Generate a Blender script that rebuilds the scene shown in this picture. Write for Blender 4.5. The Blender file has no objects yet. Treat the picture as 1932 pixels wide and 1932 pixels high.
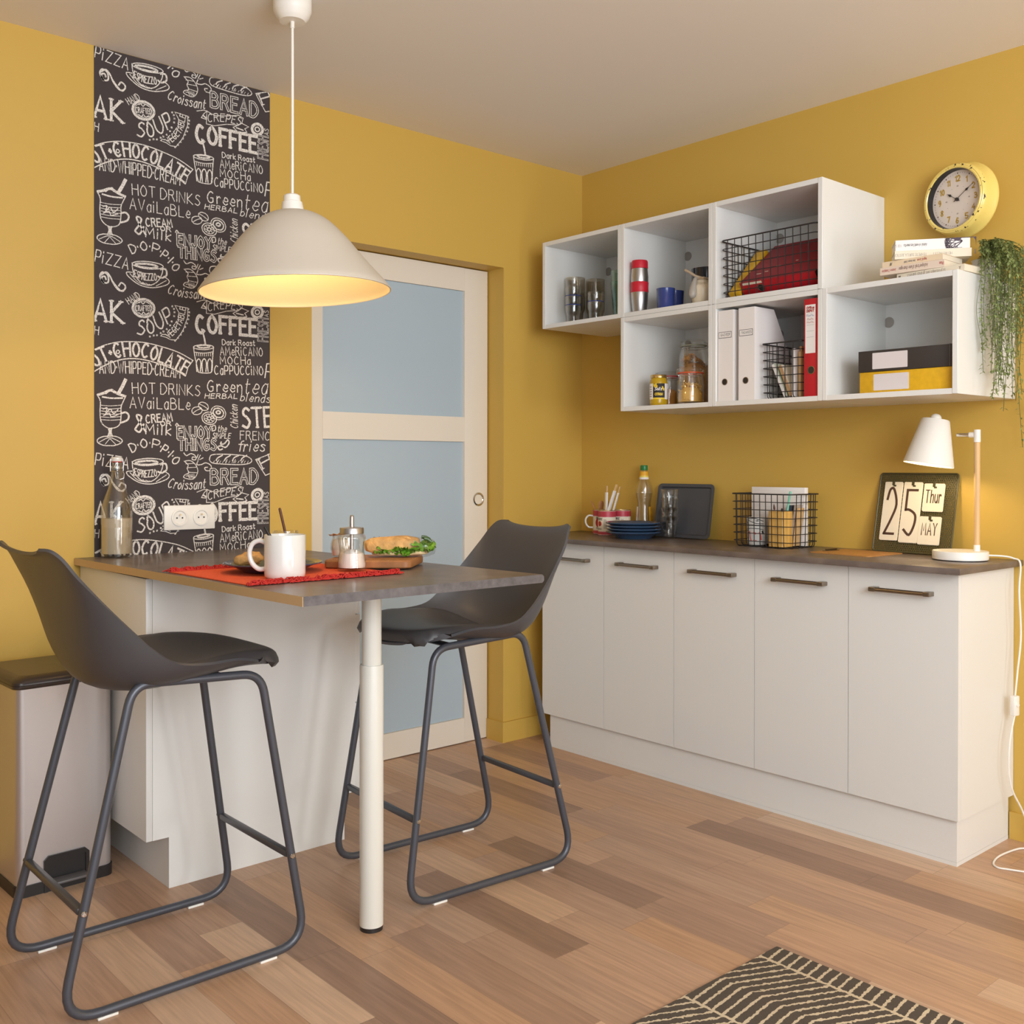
import bpy, bmesh, math, random
from mathutils import Vector, Matrix
R = math.radians
PI = math.pi
S = bpy.context.scene
COL = S.collection

# ------------------------------------------------------------------ camera, world, lights, exposure
cam_d = bpy.data.cameras.new('camera')
cam_d.sensor_width = 36.0
cam_d.lens = 36.0 * 1937.31 / 1932.0
cam_d.shift_x = -(977.872 - 966.0) / 1932.0
cam_d.shift_y = (889.858 - 966.0) / 1932.0
cam_d.clip_start = 0.05
cam = bpy.data.objects.new('camera', cam_d)
COL.objects.link(cam)
_y, _p, _r = R(-41.6164), R(-0.2787), R(0.0727)
_f = Vector((math.sin(-_y) * math.cos(_p), math.cos(_y) * math.cos(_p), math.sin(_p)))
_rt = Vector((math.cos(_y), math.sin(_y), 0))
_up = _rt.cross(_f)
_R = _rt * math.cos(_r) + _up * math.sin(_r)
_U = _up * math.cos(_r) - _rt * math.sin(_r)
cam.matrix_world = Matrix(((_R.x, _U.x, -_f.x, -3.3604), (_R.y, _U.y, -_f.y, -3.3432), (_R.z, _U.z, -_f.z, 1.1862), (0, 0, 0, 1)))
S.camera = cam

S.view_settings.view_transform = 'Standard'
S.view_settings.look = 'None'
S.view_settings.gamma = 1.0
S.view_settings.use_curve_mapping = False
S.view_settings.exposure = -0.42

W = bpy.data.worlds.new('world')
S.world = W
W.use_nodes = True
W.node_tree.nodes['Background'].inputs[0].default_value = (1.0, 0.97, 0.92, 1)
W.node_tree.nodes['Background'].inputs[1].default_value = 0.33


def area_light(name, loc, target, sx, sy, power, color):
    d = bpy.data.lights.new(name, 'AREA')
    d.shape = 'RECTANGLE'
    d.size, d.size_y = sx, sy
    d.energy = power
    d.color = color
    o = bpy.data.objects.new(name, d)
    COL.objects.link(o)
    o.location = loc
    o.rotation_euler = (Vector(target) - Vector(loc)).to_track_quat('-Z', 'Y').to_euler()
    return o


area_light('window_light', (-2.3, -5.2, 2.0), (-1.2, -0.3, 1.0), 1.3, 1.1, 48, (0.93, 0.985, 1.03))
area_light('front_fill_light', (-4.1, -5.2, 1.5), (-1.0, -0.5, 1.1), 2.8, 2.2, 70, (0.91, 0.98, 1.05))  # unseen frontal fill, added to brighten the insides of the wall cubes
area_light('ceiling_bounce', (-2.6, -4.4, 1.7), (-2.2, -3.2, 2.52), 1.6, 1.6, 78, (0.93, 0.985, 1.04))  # upward fill added out of view to lift the ceiling
area_light('low_window_light', (-0.75, -6.2, 0.9), (-0.6, 0, 0.5), 0.55, 0.9, 36, (0.98, 0.99, 1.0))


# ------------------------------------------------------------------ helpers
def lin(c):
    return tuple((x / 255 / 12.92) if x <= 10.31 else ((x / 255 + 0.055) / 1.055) ** 2.4 for x in c)


MATS = {}


def mat(name, rgb, rough=0.5, metal=0.0, spec=0.5, noise=None, bump=None, emit=0.0, coat=0.0, sheen=0.0):
    m = bpy.data.materials.new(name)
    m.use_nodes = True
    nt = m.node_tree
    b = nt.nodes['Principled BSDF']
    c = lin(rgb) + (1,)
    b.inputs['Base Color'].default_value = c
    b.inputs['Roughness'].default_value = rough
    b.inputs['Metallic'].default_value = metal
    b.inputs['Specular IOR Level'].default_value = spec
    if coat:
        b.inputs['Coat Weight'].default_value = coat
        b.inputs['Coat Roughness'].default_value = 0.1
    if sheen:
        b.inputs['Sheen Weight'].default_value = sheen
    if emit:
        b.inputs['Emission Color'].default_value = c
        b.inputs['Emission Strength'].default_value = emit
    if noise or bump:
        tc = nt.nodes.new('ShaderNodeTexCoord')
    if noise:
        sc, amt = noise[0], noise[1]
        mp = nt.nodes.new('ShaderNodeMapping')
        mp.inputs['Scale'].default_value = noise[2] if len(noise) > 2 else (1, 1, 1)
        nz = nt.nodes.new('ShaderNodeTexNoise')
        nz.inputs['Scale'].default_value = sc
        nz.inputs['Detail'].default_value = 6
        rp = nt.nodes.new('ShaderNodeValToRGB')
        rp.color_ramp.elements[0].position = 0.3
        rp.color_ramp.elements[1].position = 0.7
        rp.color_ramp.elements[0].color = tuple(max(0, x * (1 - amt)) for x in c[:3]) + (1,)
        rp.color_ramp.elements[1].color = tuple(min(1, x * (1 + amt)) for x in c[:3]) + (1,)
        nt.links.new(tc.outputs['Object'], mp.inputs[0])
        nt.links.new(mp.outputs[0], nz.inputs['Vector'])
        nt.links.new(nz.outputs['Fac'], rp.inputs[0])
        nt.links.new(rp.outputs[0], b.inputs['Base Color'])
    if bump:
        nb = nt.nodes.new('ShaderNodeTexNoise')
        nb.inputs['Scale'].default_value = bump[0]
        bp = nt.nodes.new('ShaderNodeBump')
        bp.inputs['Strength'].default_value = bump[1]
        bp.inputs['Distance'].default_value = 0.002
        nt.links.new(tc.outputs['Object'], nb.inputs['Vector'])
        nt.links.new(nb.outputs['Fac'], bp.inputs['Height'])
        nt.links.new(bp.outputs[0], b.inputs['Normal'])
    MATS[name] = m
    return m


def glass(name, rgb, density=0.04, edge=0.55, rough=0.02):
    m = bpy.data.materials.new(name)
    m.use_nodes = True
    nt = m.node_tree
    nt.nodes.remove(nt.nodes['Principled BSDF'])
    out = nt.nodes['Material Output']
    tr = nt.nodes.new('ShaderNodeBsdfTransparent')
    tr.inputs[0].default_value = lin(rgb) + (1,)
    gl = nt.nodes.new('ShaderNodeBsdfGlossy')
    gl.inputs['Roughness'].default_value = rough
    gl.inputs['Color'].default_value = (0.9, 0.9, 0.9, 1)
    lw = nt.nodes.new('ShaderNodeLayerWeight')
    lw.inputs[0].default_value = 0.25
    mr = nt.nodes.new('ShaderNodeMapRange')
    mr.inputs[3].default_value = density
    mr.inputs[4].default_value = edge
    mx = nt.nodes.new('ShaderNodeMixShader')
    nt.links.new(lw.outputs['Facing'], mr.inputs[0])
    nt.links.new(mr.outputs[0], mx.inputs[0])
    nt.links.new(tr.outputs[0], mx.inputs[1])
    nt.links.new(gl.outputs[0], mx.inputs[2])
    nt.links.new(mx.outputs[0], out.inputs[0])
    MATS[name] = m
    return m


def cloudy(name, rgb, clear=0.3):
    m = mat(name, rgb, 0.2)
    nt = m.node_tree
    b = nt.nodes['Principled BSDF']
    tr = nt.nodes.new('ShaderNodeBsdfTransparent')
    mx = nt.nodes.new('ShaderNodeMixShader')
    mx.inputs[0].default_value = clear
    nt.links.new(b.outputs[0], mx.inputs[1])
    nt.links.new(tr.outputs[0], mx.inputs[2])
    nt.links.new(mx.outputs[0], nt.nodes['Material Output'].inputs[0])
    return m


I4 = Matrix.Identity(4)


def frame(o, ex, ey):
    ex, ey = Vector(ex).normalized(), Vector(ey).normalized()
    ez = ex.cross(ey)
    return Matrix(((ex.x, ey.x, ez.x, o[0]), (ex.y, ey.y, ez.y, o[1]), (ex.z, ey.z, ez.z, o[2]), (0, 0, 0, 1)))


def T(x, y, z):
    return Matrix.Translation((x, y, z))


def RZ(a):
    return Matrix.Rotation(R(a), 4, 'Z')


def RX(a):
    return Matrix.Rotation(R(a), 4, 'X')


def RY(a):
    return Matrix.Rotation(R(a), 4, 'Y')


class MB:
    def __init__(self):
        self.v, self.f, self.m, self.s = [], [], [], []
        self.M = I4
        self.mi = 0

    def add(self, vs, fs, mi=None, sm=None):
        n = len(self.v)
        self.v += [self.M @ Vector(p) for p in vs]
        self.f += [tuple(i + n for i in f) for f in fs]
        self.m += [self.mi if mi is None else mi] * len(fs)
        self.s += sm if sm else [True] * len(fs)
        return self

    def box(self, x0, x1, y0, y1, z0, z1, bev=0.0, mi=None, seg=2):
        x0, x1, y0, y1, z0, z1 = min(x0, x1), max(x0, x1), min(y0, y1), max(y0, y1), min(z0, z1), max(z0, z1)
        if not bev:
            vs = [(x, y, z) for x in (x0, x1) for y in (y0, y1) for z in (z0, z1)]
            return self.add(vs, [(0, 1, 3, 2), (4, 6, 7, 5), (0, 4, 5, 1), (2, 3, 7, 6), (0, 2, 6, 4), (1, 5, 7, 3)], mi)
        bm = bmesh.new()
        bmesh.ops.create_cube(bm, size=1)
        for v in bm.verts:
            v.co = Vector(((x0 + x1) / 2 + v.co.x * (x1 - x0), (y0 + y1) / 2 + v.co.y * (y1 - y0), (z0 + z1) / 2 + v.co.z * (z1 - z0)))
        bmesh.ops.bevel(bm, geom=list(bm.edges), offset=bev, segments=seg, affect='EDGES', profile=0.5)
        bm.verts.index_update()
        bm.normal_update()
        vs = [tuple(v.co) for v in bm.verts]
        fs = [tuple(v.index for v in f.verts) for f in bm.faces]
        flat = [max(abs(x) for x in f.normal) < 0.999 for f in bm.faces]
        bm.free()
        return self.add(vs, fs, mi, flat)

    def prism(self, poly, z0, z1, mi=None):
        n = len(poly)
        a = sum(poly[i][0] * poly[(i + 1) % n][1] - poly[(i + 1) % n][0] * poly[i][1] for i in range(n))
        if a < 0:
            poly = poly[::-1]
        vs = [(p[0], p[1], z0) for p in poly] + [(p[0], p[1], z1) for p in poly]
        fs = [tuple(range(n - 1, -1, -1)), tuple(range(n, 2 * n))]
        fs += [(i, (i + 1) % n, n + (i + 1) % n, n + i) for i in range(n)]
        return self.add(vs, fs, mi)

    def lathe(self, prof, n=32, mi=None, sy=1.0):
        vs, rings = [], []
        for r, z in prof:
            if r < 1e-6:
                rings.append([len(vs)])
                vs.append((0, 0, z))
            else:
                rings.append(list(range(len(vs), len(vs) + n)))
                vs += [(r * math.cos(2 * PI * i / n), sy * r * math.sin(2 * PI * i / n), z) for i in range(n)]
        fs = []
        for a, b in zip(rings, rings[1:]):
            for i in range(n):
                j = (i + 1) % n
                if len(a) == 1 and len(b) == 1:
                    continue
                if len(a) == 1:
                    fs.append((a[0], b[j], b[i]))
                elif len(b) == 1:
                    fs.append((a[i], a[j], b[0]))
                else:
                    fs.append((a[i], a[j], b[j], b[i]))
        return self.add(vs, fs, mi)

    def cyl(self, r, z0, z1, n=24, mi=None):
        return self.lathe([(0, z0), (r, z0), (r, z1), (0, z1)], n, mi)

    def tube(self, pts, r, n=8, closed=False, mi=None, sq=1.0):
        pts = [Vector(p) for p in pts]
        k = len(pts)
        rs = r if isinstance(r, (list, tuple)) else [r] * k
        tang = []
        for i in range(k):
            if closed:
                t = pts[(i + 1) % k] - pts[i - 1]
            else:
                t = pts[min(i + 1, k - 1)] - pts[max(i - 1, 0)]
            tang.append(t.normalized() if t.length > 1e-9 else Vector((0, 0, 1)))
        u = tang[0].orthogonal().normalized()
        vs = []
        for i in range(k):
            if i:
                u = (u - tang[i] * u.dot(tang[i]))
                u = u.normalized() if u.length > 1e-6 else tang[i].orthogonal().normalized()
            w = tang[i].cross(u)
            for j in range(n):
                a = 2 * PI * j / n
                vs.append(pts[i] + (u * math.cos(a) + w * math.sin(a) * sq) * rs[i])
        fs = []
        for i in range(k if closed else k - 1):
            p, q = i * n, ((i + 1) % k) * n
            fs += [(p + j, p + (j + 1) % n, q + (j + 1) % n, q + j) for j in range(n)]
        if not closed:
            fs += [tuple(range(n - 1, -1, -1)), tuple(range((k - 1) * n, k * n))]
        return self.add(vs, fs, mi)

    def grid(self, fn, nu, nv, mi=None, flip=False):
        vs = [fn(i / nu, j / nv) for j in range(nv + 1) for i in range(nu + 1)]
        fs = []
        for j in range(nv):
            for i in range(nu):
                a = j * (nu + 1) + i
                q = (a, a + 1, a + nu + 2, a + nu + 1)
                fs.append(q[::-1] if flip else q)
        return self.add(vs, fs, mi)

    def ribbon(self, pts, w, z=0.0, mi=None):
        P = [Vector((p[0], p[1])) for p in pts]
        Q = [P[0]]
        for p in P[1:]:
            if (p - Q[-1]).length > 1e-5:
                Q.append(p)
        P = Q
        k = len(P)
        if k < 2:
            return self
        closed = (P[0] - P[-1]).length < 1e-4 and k > 3
        L, Rr = [], []
        for i in range(k):
            if closed and i in (0, k - 1):
                d0, d1 = (P[-1] - P[-2]).normalized(), (P[1] - P[0]).normalized()
            else:
                d1 = (P[min(i + 1, k - 1)] - P[min(i, k - 2)]).normalized()
                d0 = (P[max(i, 1)] - P[max(i - 1, 0)]).normalized()
            t = d0 + d1
            t = t.normalized() if t.length > 0.2 else d1
            nrm = Vector((-t.y, t.x))
            c = max(0.6, abs(nrm.dot(Vector((-d1.y, d1.x)))))
            off = nrm * (w / 2 / c)
            e = Vector((0, 0))
            if not closed and i == 0:
                e = -d1 * w * 0.4
            if not closed and i == k - 1:
                e = d0 * w * 0.4
            L.append(P[i] + off + e)
            Rr.append(P[i] - off + e)
        vs = [(p.x, p.y, z) for p in L] + [(p.x, p.y, z) for p in Rr]
        return self.add(vs, [(i + k, i + k + 1, i + 1, i) for i in range(k - 1)], mi)

    def build(self, name, mats, parent=None, smooth=True, ang=38):
        me = bpy.data.meshes.new(name)
        me.from_pydata([tuple(p) for p in self.v], [], self.f)
        for m in (mats if isinstance(mats, (list, tuple)) else [mats]):
            me.materials.append(m)
        me.polygons.foreach_set('material_index', self.m)
        if smooth:
            me.polygons.foreach_set('use_smooth', self.s)
            me.set_sharp_from_angle(angle=R(ang))
        me.update()
        o = bpy.data.objects.new(name, me)
        COL.objects.link(o)
        if parent:
            o.parent = parent
        return o


def tag(o, label, cat, group=None, kind=None):
    o['label'] = label
    o['category'] = cat
    if group:
        o['group'] = group
    if kind:
        o['kind'] = kind
    return o


def thing(name, label, cat, loc=(0, 0, 0), rz=0.0, group=None, rot=None):
    o = bpy.data.objects.new(name, None)
    COL.objects.link(o)
    o.empty_display_size = 0.05
    o.location = loc
    o.rotation_euler = rot if rot else (0, 0, R(rz))
    return tag(o, label, cat, group)


def struct(o):
    o['kind'] = 'structure'
    return o


def dup(root, loc, rz, label):
    r = root.copy()
    COL.objects.link(r)
    r.location = loc
    r.rotation_euler = (0, 0, R(rz))
    r['label'] = label
    for ch in list(root.children):
        c = ch.copy()
        COL.objects.link(c)
        c.parent = r
        for g in list(ch.children):
            d = g.copy()
            COL.objects.link(d)
            d.parent = c
    return r


def fillet(pts, rad, n=6, closed=True):
    pts = [Vector(p) for p in pts]
    k = len(pts)
    rads = rad if isinstance(rad, (list, tuple)) else [rad] * k
    out = []
    for i in range(k):
        if not closed and i in (0, k - 1):
            out.append(pts[i])
            continue
        p, a, b = pts[i], pts[i - 1], pts[(i + 1) % k]
        da, db = (a - p).normalized(), (b - p).normalized()
        ang = da.angle(db)
        d = min(rads[i] / math.tan(ang / 2), (a - p).length * 0.49, (b - p).length * 0.49)
        p0, p1 = p + da * d, p + db * d
        for j in range(n + 1):
            t = j / n
            out.append(p0 * (1 - t) ** 2 + p * (2 * t * (1 - t)) * 1.0 + p1 * t * t)
    return out


def spline(pts, n=6):
    pts = [Vector(p) for p in pts]
    k = len(pts)
    if k < 3:
        return pts
    out = []
    for i in range(k - 1):
        p0, p1, p2, p3 = pts[max(i - 1, 0)], pts[i], pts[i + 1], pts[min(i + 2, k - 1)]
        for j in range(n):
            t = j / n
            out.append(0.5 * ((2 * p1) + (p2 - p0) * t + (2 * p0 - 5 * p1 + 4 * p2 - p3) * t * t + (3 * p1 - p0 - 3 * p2 + p3) * t ** 3))
    out.append(pts[-1])
    return out


# one-stroke lettering: x,y digits, y letters a,b,c run below the baseline; ~ marks a curve
GL = {
    'A': (6, '00 39 60|13 53'), 'B': (6, '00 09|~09 39 57 35 05|~05 45 62 40 00'), 'C': (6, '~58 39 17 04 11 30 51'),
    'D': (6, '00 09|~09 39 66 63 30 00'), 'E': (5, '50 00 09 59|05 45'), 'F': (5, '00 09 59|05 45'),
    'G': (6, '~58 39 17 04 11 30 51|51 54 34'), 'H': (6, '00 09|60 69|05 65'), 'I': (0, '00 09'), 'J': (4, '~49 42 30 10 02'),
    'K': (6, '00 09|59 04 60'), 'L': (5, '09 00 50'), 'M': (7, '00 09 33 69 70'), 'N': (6, '00 09 60 69'),
    'O': (6, '~39 17 04 11 30 51 64 57 39'), 'P': (5, '00 09|~09 49 57 44 04'), 'Q': (6, '~39 17 04 11 30 51 64 57 39|42 70'),
    'R': (6, '00 09|~09 49 57 45 05|35 60'), 'S': (5, '~58 39 18 16 35 53 52 30 01'), 'T': (6, '30 39|09 69'),
    'U': (6, '~09 03 20 40 63 69'), 'V': (6, '09 30 69'), 'W': (8, '09 20 47 60 89'), 'X': (6, '00 69|09 60'),
    'Y': (6, '09 35 69|35 30'), 'Z': (6, '09 69 00 60'),
    'a': (4, '~45 26 03 10 30 43|46 40'), 'b': (4, '09 00|~04 26 44 42 20 01'), 'c': (4, '~45 26 03 20 41'),
    'd': (4, '49 40|~45 26 03 10 30 43'), 'e': (4, '~03 43 45 26 14 02 20 41'), 'f': (3, '~49 28 24 20|06 46'),
    'g': (4, '46 4b|~4b 2c 0b|~45 26 03 10 30 43'), 'h': (4, '09 00|~04 26 45 40'), 'i': (1, '06 00|08 09'), 'j': (2, '26 2b 0c|28 29'),
    'k': (4, '09 00|46 03 40'), 'l': (1, '09 00'), 'm': (6, '06 00|~04 16 35 30|~34 56 65 60'), 'n': (4, '06 00|~04 26 45 40'),
    'o': (4, '~26 04 02 20 42 44 26'), 'p': (4, '06 0c|~05 26 44 42 20 01'), 'q': (4, '46 4c|~45 26 03 10 30 43'), 'r': (3, '06 00|~04 26 35'),
    's': (4, '~45 26 05 33 41 20 01'), 't': (3, '~19 12 20 31|06 36'), 'u': (4, '~06 02 20 42|46 40'), 'v': (4, '06 20 46'),
    'w': (6, '06 10 35 50 66'), 'x': (4, '00 46|06 40'), 'y': (4, '06 20|46 1c'), 'z': (4, '06 46 00 40'),
    '0': (5, '~29 06 03 20 42 47 29'), '1': (2, '07 29 20'), '2': (5, '~07 19 39 56 33 00|00 50'), '3': (5, '~08 29 47 35 15|~35 53 30 01'),
    '4': (5, '40 49 03 53'), '5': (5, '59 09 05|~05 25 54 52 30 01'), '6': (5, '~48 29 05 02 20 42 44 25 04'), '7': (5, '09 59 20'),
    '8': (5, '~25 07 29 47 25 02 20 42 25'), '9': (5, '~45 24 06 19 39 46 43 20'), '&': (6, '~60 27 29 48 35 12 11 30 54'),
    '.': (0, '04 05'), '-': (3, '04 34'), '*': (2, '04 24|13 15'), "'": (1, '19 07'), '/': (4, '00 49'), ':': (0, '01 02|05 06'),
}
LOWER_Y = {'a': -1, 'b': -2, 'c': -3}


def lettering(s, path, cap, slant=0.0, serif=False, gap=2.6):
    """Strokes of a word laid along a path of baseline points, fitted to the path's length."""
    P = [Vector((p[0], p[1])) for p in path]
    P = spline(P, 6) if len(P) > 2 else P
    lens = [0.0]
    for a, b in zip(P, P[1:]):
        lens.append(lens[-1] + (b - a).length)
    tot = lens[-1]
    adv = sum((3.2 if ch == ' ' else GL[ch][0]) + (0 if ch == ' ' else gap) for ch in s) - gap
    kx = tot / max(adv, 1)
    ky = cap / 9.0

    def at(x, y):
        x += slant * y
        i = 0
        while i < len(P) - 2 and lens[i + 1] < x:
            i += 1
        d = (P[i + 1] - P[i])
        L = d.length or 1e-9
        t = d / L
        return P[i] + t * (x - lens[i]) + Vector((-t.y, t.x)) * y
    out, x = [], 0.0
    for ch in s:
        if ch == ' ':
            x += 3.2
            continue
        w, code = GL[ch]
        for st in code.split('|'):
            sm = st[0] == '~'
            pts = []
            for q in st.lstrip('~').split():
                yy = LOWER_Y[q[1]] if q[1] in LOWER_Y else int(q[1])
                pts.append(Vector((int(q[0]), yy)))
            if serif and not sm:
                for e in (pts[0], pts[-1]):
                    if e.y in (0, 9):
                        h = [e + Vector((-1.0, 0)), e + Vector((1.0, 0))]
                        out.append(([at((x + p.x) * kx, p.y * ky) for p in h], 0.55))
            pts = spline(pts, 4) if sm else pts
            out.append(([at((x + p.x) * kx, p.y * ky) for p in pts], 1.0))
        x += w + gap
    return out


def write(mb, s, x0, x1, y, cap, w, z=0.0, mi=None, slant=0.0, y1=None):
    for pts, k in lettering(s, [(x0, y), (x1, y if y1 is None else y1)], cap, slant):
        mb.ribbon(pts, w * k, z, mi)
    return mb


def rrect(x0, x1, y0, y1, r, n=5):
    out = []
    for cx, cy, a0 in ((x1 - r, y1 - r, 0), (x0 + r, y1 - r, 90), (x0 + r, y0 + r, 180), (x1 - r, y0 + r, 270)):
        out += [(cx + r * math.cos(R(a0 + 90 * i / n)), cy + r * math.sin(R(a0 + 90 * i / n))) for i in range(n + 1)]
    return out


# ------------------------------------------------------------------ materials
M_wall = mat('yellow_paint', (206, 168, 78), 0.55, bump=(260, 0.06))
M_ceil = mat('ceiling_paint', (240, 234, 226), 0.8)
M_white = mat('white_laminate', (230, 229, 225), 0.38)
M_edge = mat('white_edging', (230, 224, 214), 0.4)
M_door = mat('door_paint', (230, 220, 204), 0.45)
M_top = mat('dark_stone_laminate', (108, 95, 87), 0.42, noise=(14, 0.22), coat=0.15)
M_tedge = mat('grey_stone_edge', (96, 91, 92), 0.5, noise=(60, 0.25))
M_warmband = mat('warm_bounce_edge', (206, 174, 130), 0.6)  # whitish edge band; warm bounce off the yellow wall is put into its beige
M_steel = mat('brushed_steel', (188, 184, 182), 0.36, 1.0)
M_bin = mat('satin_steel', (204, 198, 196), 0.42, 0.85)
M_satin = mat('satin_nickel', (150, 138, 124), 0.3, 1.0)
M_chrome = mat('chrome', (215, 212, 208), 0.12, 1.0)
M_char = mat('charcoal_plastic', (74, 73, 76), 0.42, bump=(500, 0.03))
M_seat = mat('charcoal_leatherette', (70, 67, 68), 0.45, bump=(350, 0.08))
M_frame = mat('anthracite_metal', (80, 82, 90), 0.35, 0.3)
M_black = mat('black_plastic', (38, 35, 35), 0.4)
M_wire = mat('black_wire', (42, 38, 38), 0.45)
M_shade = mat('cream_lampshade', (206, 197, 183), 0.5)
M_inner = mat('white_enamel', (206, 196, 170), 0.45)
M_wplast = mat('white_plastic', (240, 236, 228), 0.4)
M_leg = mat('cream_lacquer', (222, 219, 209), 0.32)
M_ceram = mat('white_ceramic', (226, 224, 218), 0.18, coat=0.5)
M_frost = mat('frosted_glass', (176, 192, 202), 0.35, spec=0.6)
M_blue = mat('navy_glaze', (46, 62, 92), 0.16, coat=0.6)
M_plate = mat('petrol_blue_glaze', (52, 78, 108), 0.2, coat=0.6)
M_mugblue = mat('cobalt_glaze', (52, 66, 128), 0.14, coat=0.6)
M_red = mat('red_silicone', (196, 26, 48), 0.45)
M_redc = mat('red_card', (188, 28, 40), 0.42)
M_dred = mat('dark_red_cloth', (148, 40, 46), 0.6)
M_yelc = mat('yellow_card', (222, 172, 28), 0.5, noise=(60, 0.08))
M_blackc = mat('black_card', (56, 50, 48), 0.5)
M_paper = mat('white_paper', (238, 232, 228), 0.7)
M_cream = mat('cream_paper', (232, 220, 198), 0.75)
M_kraft = mat('kraft_paper', (192, 152, 110), 0.7)
M_ink = mat('black_ink', (40, 36, 34), 0.7)
M_greyink = mat('grey_ink', (128, 122, 122), 0.7)
M_redink = mat('red_ink', (176, 54, 44), 0.7)
M_wood = mat('beech_wood', (214, 176, 124), 0.5, noise=(18, 0.16, (1, 1, 0.12)))
M_board = mat('acacia_wood', (168, 112, 66), 0.5, noise=(14, 0.3, (0.25, 1.6, 1)))
M_spoon = mat('spoon_wood', (190, 134, 96), 0.55, noise=(30, 0.15))
M_dwood = mat('dark_spoon_wood', (92, 50, 32), 0.5)
M_bamboo = mat('bamboo', (226, 178, 96), 0.45, noise=(9, 0.2, (6, 6, 0.3)))
M_clip = mat('tan_hardboard', (176, 126, 70), 0.5, noise=(40, 0.1))
M_mat = mat('orange_cotton', (230, 92, 50), 0.9, bump=(600, 0.5), noise=(220, 0.12))
M_fringe = mat('red_yarn', (190, 46, 38), 0.95)
M_bread = mat('bread_crust', (216, 166, 100), 0.7, noise=(28, 0.35), bump=(110, 1.0))
M_leaf = mat('green_leaf', (138, 152, 92), 0.55, noise=(40, 0.3))
M_salad = mat('salad_green', (108, 158, 44), 0.45, noise=(50, 0.35))
M_stem = mat('vine_stem', (92, 100, 52), 0.6)
M_gold = mat('gold_lid', (206, 176, 116), 0.25, 0.9)
M_orange = mat('orange_rubber', (226, 88, 44), 0.5)
M_sugar = mat('white_sugar', (238, 228, 220), 0.8, noise=(90, 0.06))
M_curd = mat('lemon_curd', (196, 158, 26), 0.3)
M_pasta = mat('dry_pasta', (224, 178, 92), 0.55, noise=(30, 0.12))
M_flakes = mat('corn_flakes', (204, 142, 58), 0.6, noise=(36, 0.3))
M_pot = mat('white_pot', (236, 234, 230), 0.35)
M_clock = mat('pale_yellow_enamel', (238, 212, 118), 0.3, coat=0.3)
M_dial = mat('cream_dial', (224, 210, 198), 0.6)
M_olive = mat('olive_numerals', (186, 150, 60), 0.5)
M_green = mat('green_cap', (30, 122, 62), 0.35)
M_oven = mat('slate_tray', (74, 74, 78), 0.45)
M_grey = mat('grey_rubber', (168, 160, 150), 0.45)
M_dglass = mat('dark_pitcher_glaze', (40, 42, 52), 0.12, coat=0.5)
M_bluetint = mat('blue_rim', (44, 66, 140), 0.25)
M_bulb = mat('lit_bulb', (255, 214, 140), 0.4, emit=1.6)
M_mint = mat('mint_plastic', (120, 200, 176), 0.4)
M_yog = mat('yogurt', (240, 228, 214), 0.3)
M_foil = mat('bronze_foil', (196, 140, 92), 0.3, 0.9)
G_clear = glass('clear_glass', (253, 253, 252), 0.045, 0.55)
G_smoke = glass('smoked_glass', (232, 227, 218), 0.04, 0.5)
G_teal = glass('teal_glass', (218, 240, 234), 0.04, 0.5)
G_film = glass('cling_film', (252, 252, 252), 0.05, 0.35, 0.2)
L_lemon = cloudy('cloudy_lemonade', (214, 196, 168), 0.3)
L_syrup = cloudy('pale_syrup', (208, 170, 96), 0.72)


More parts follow.
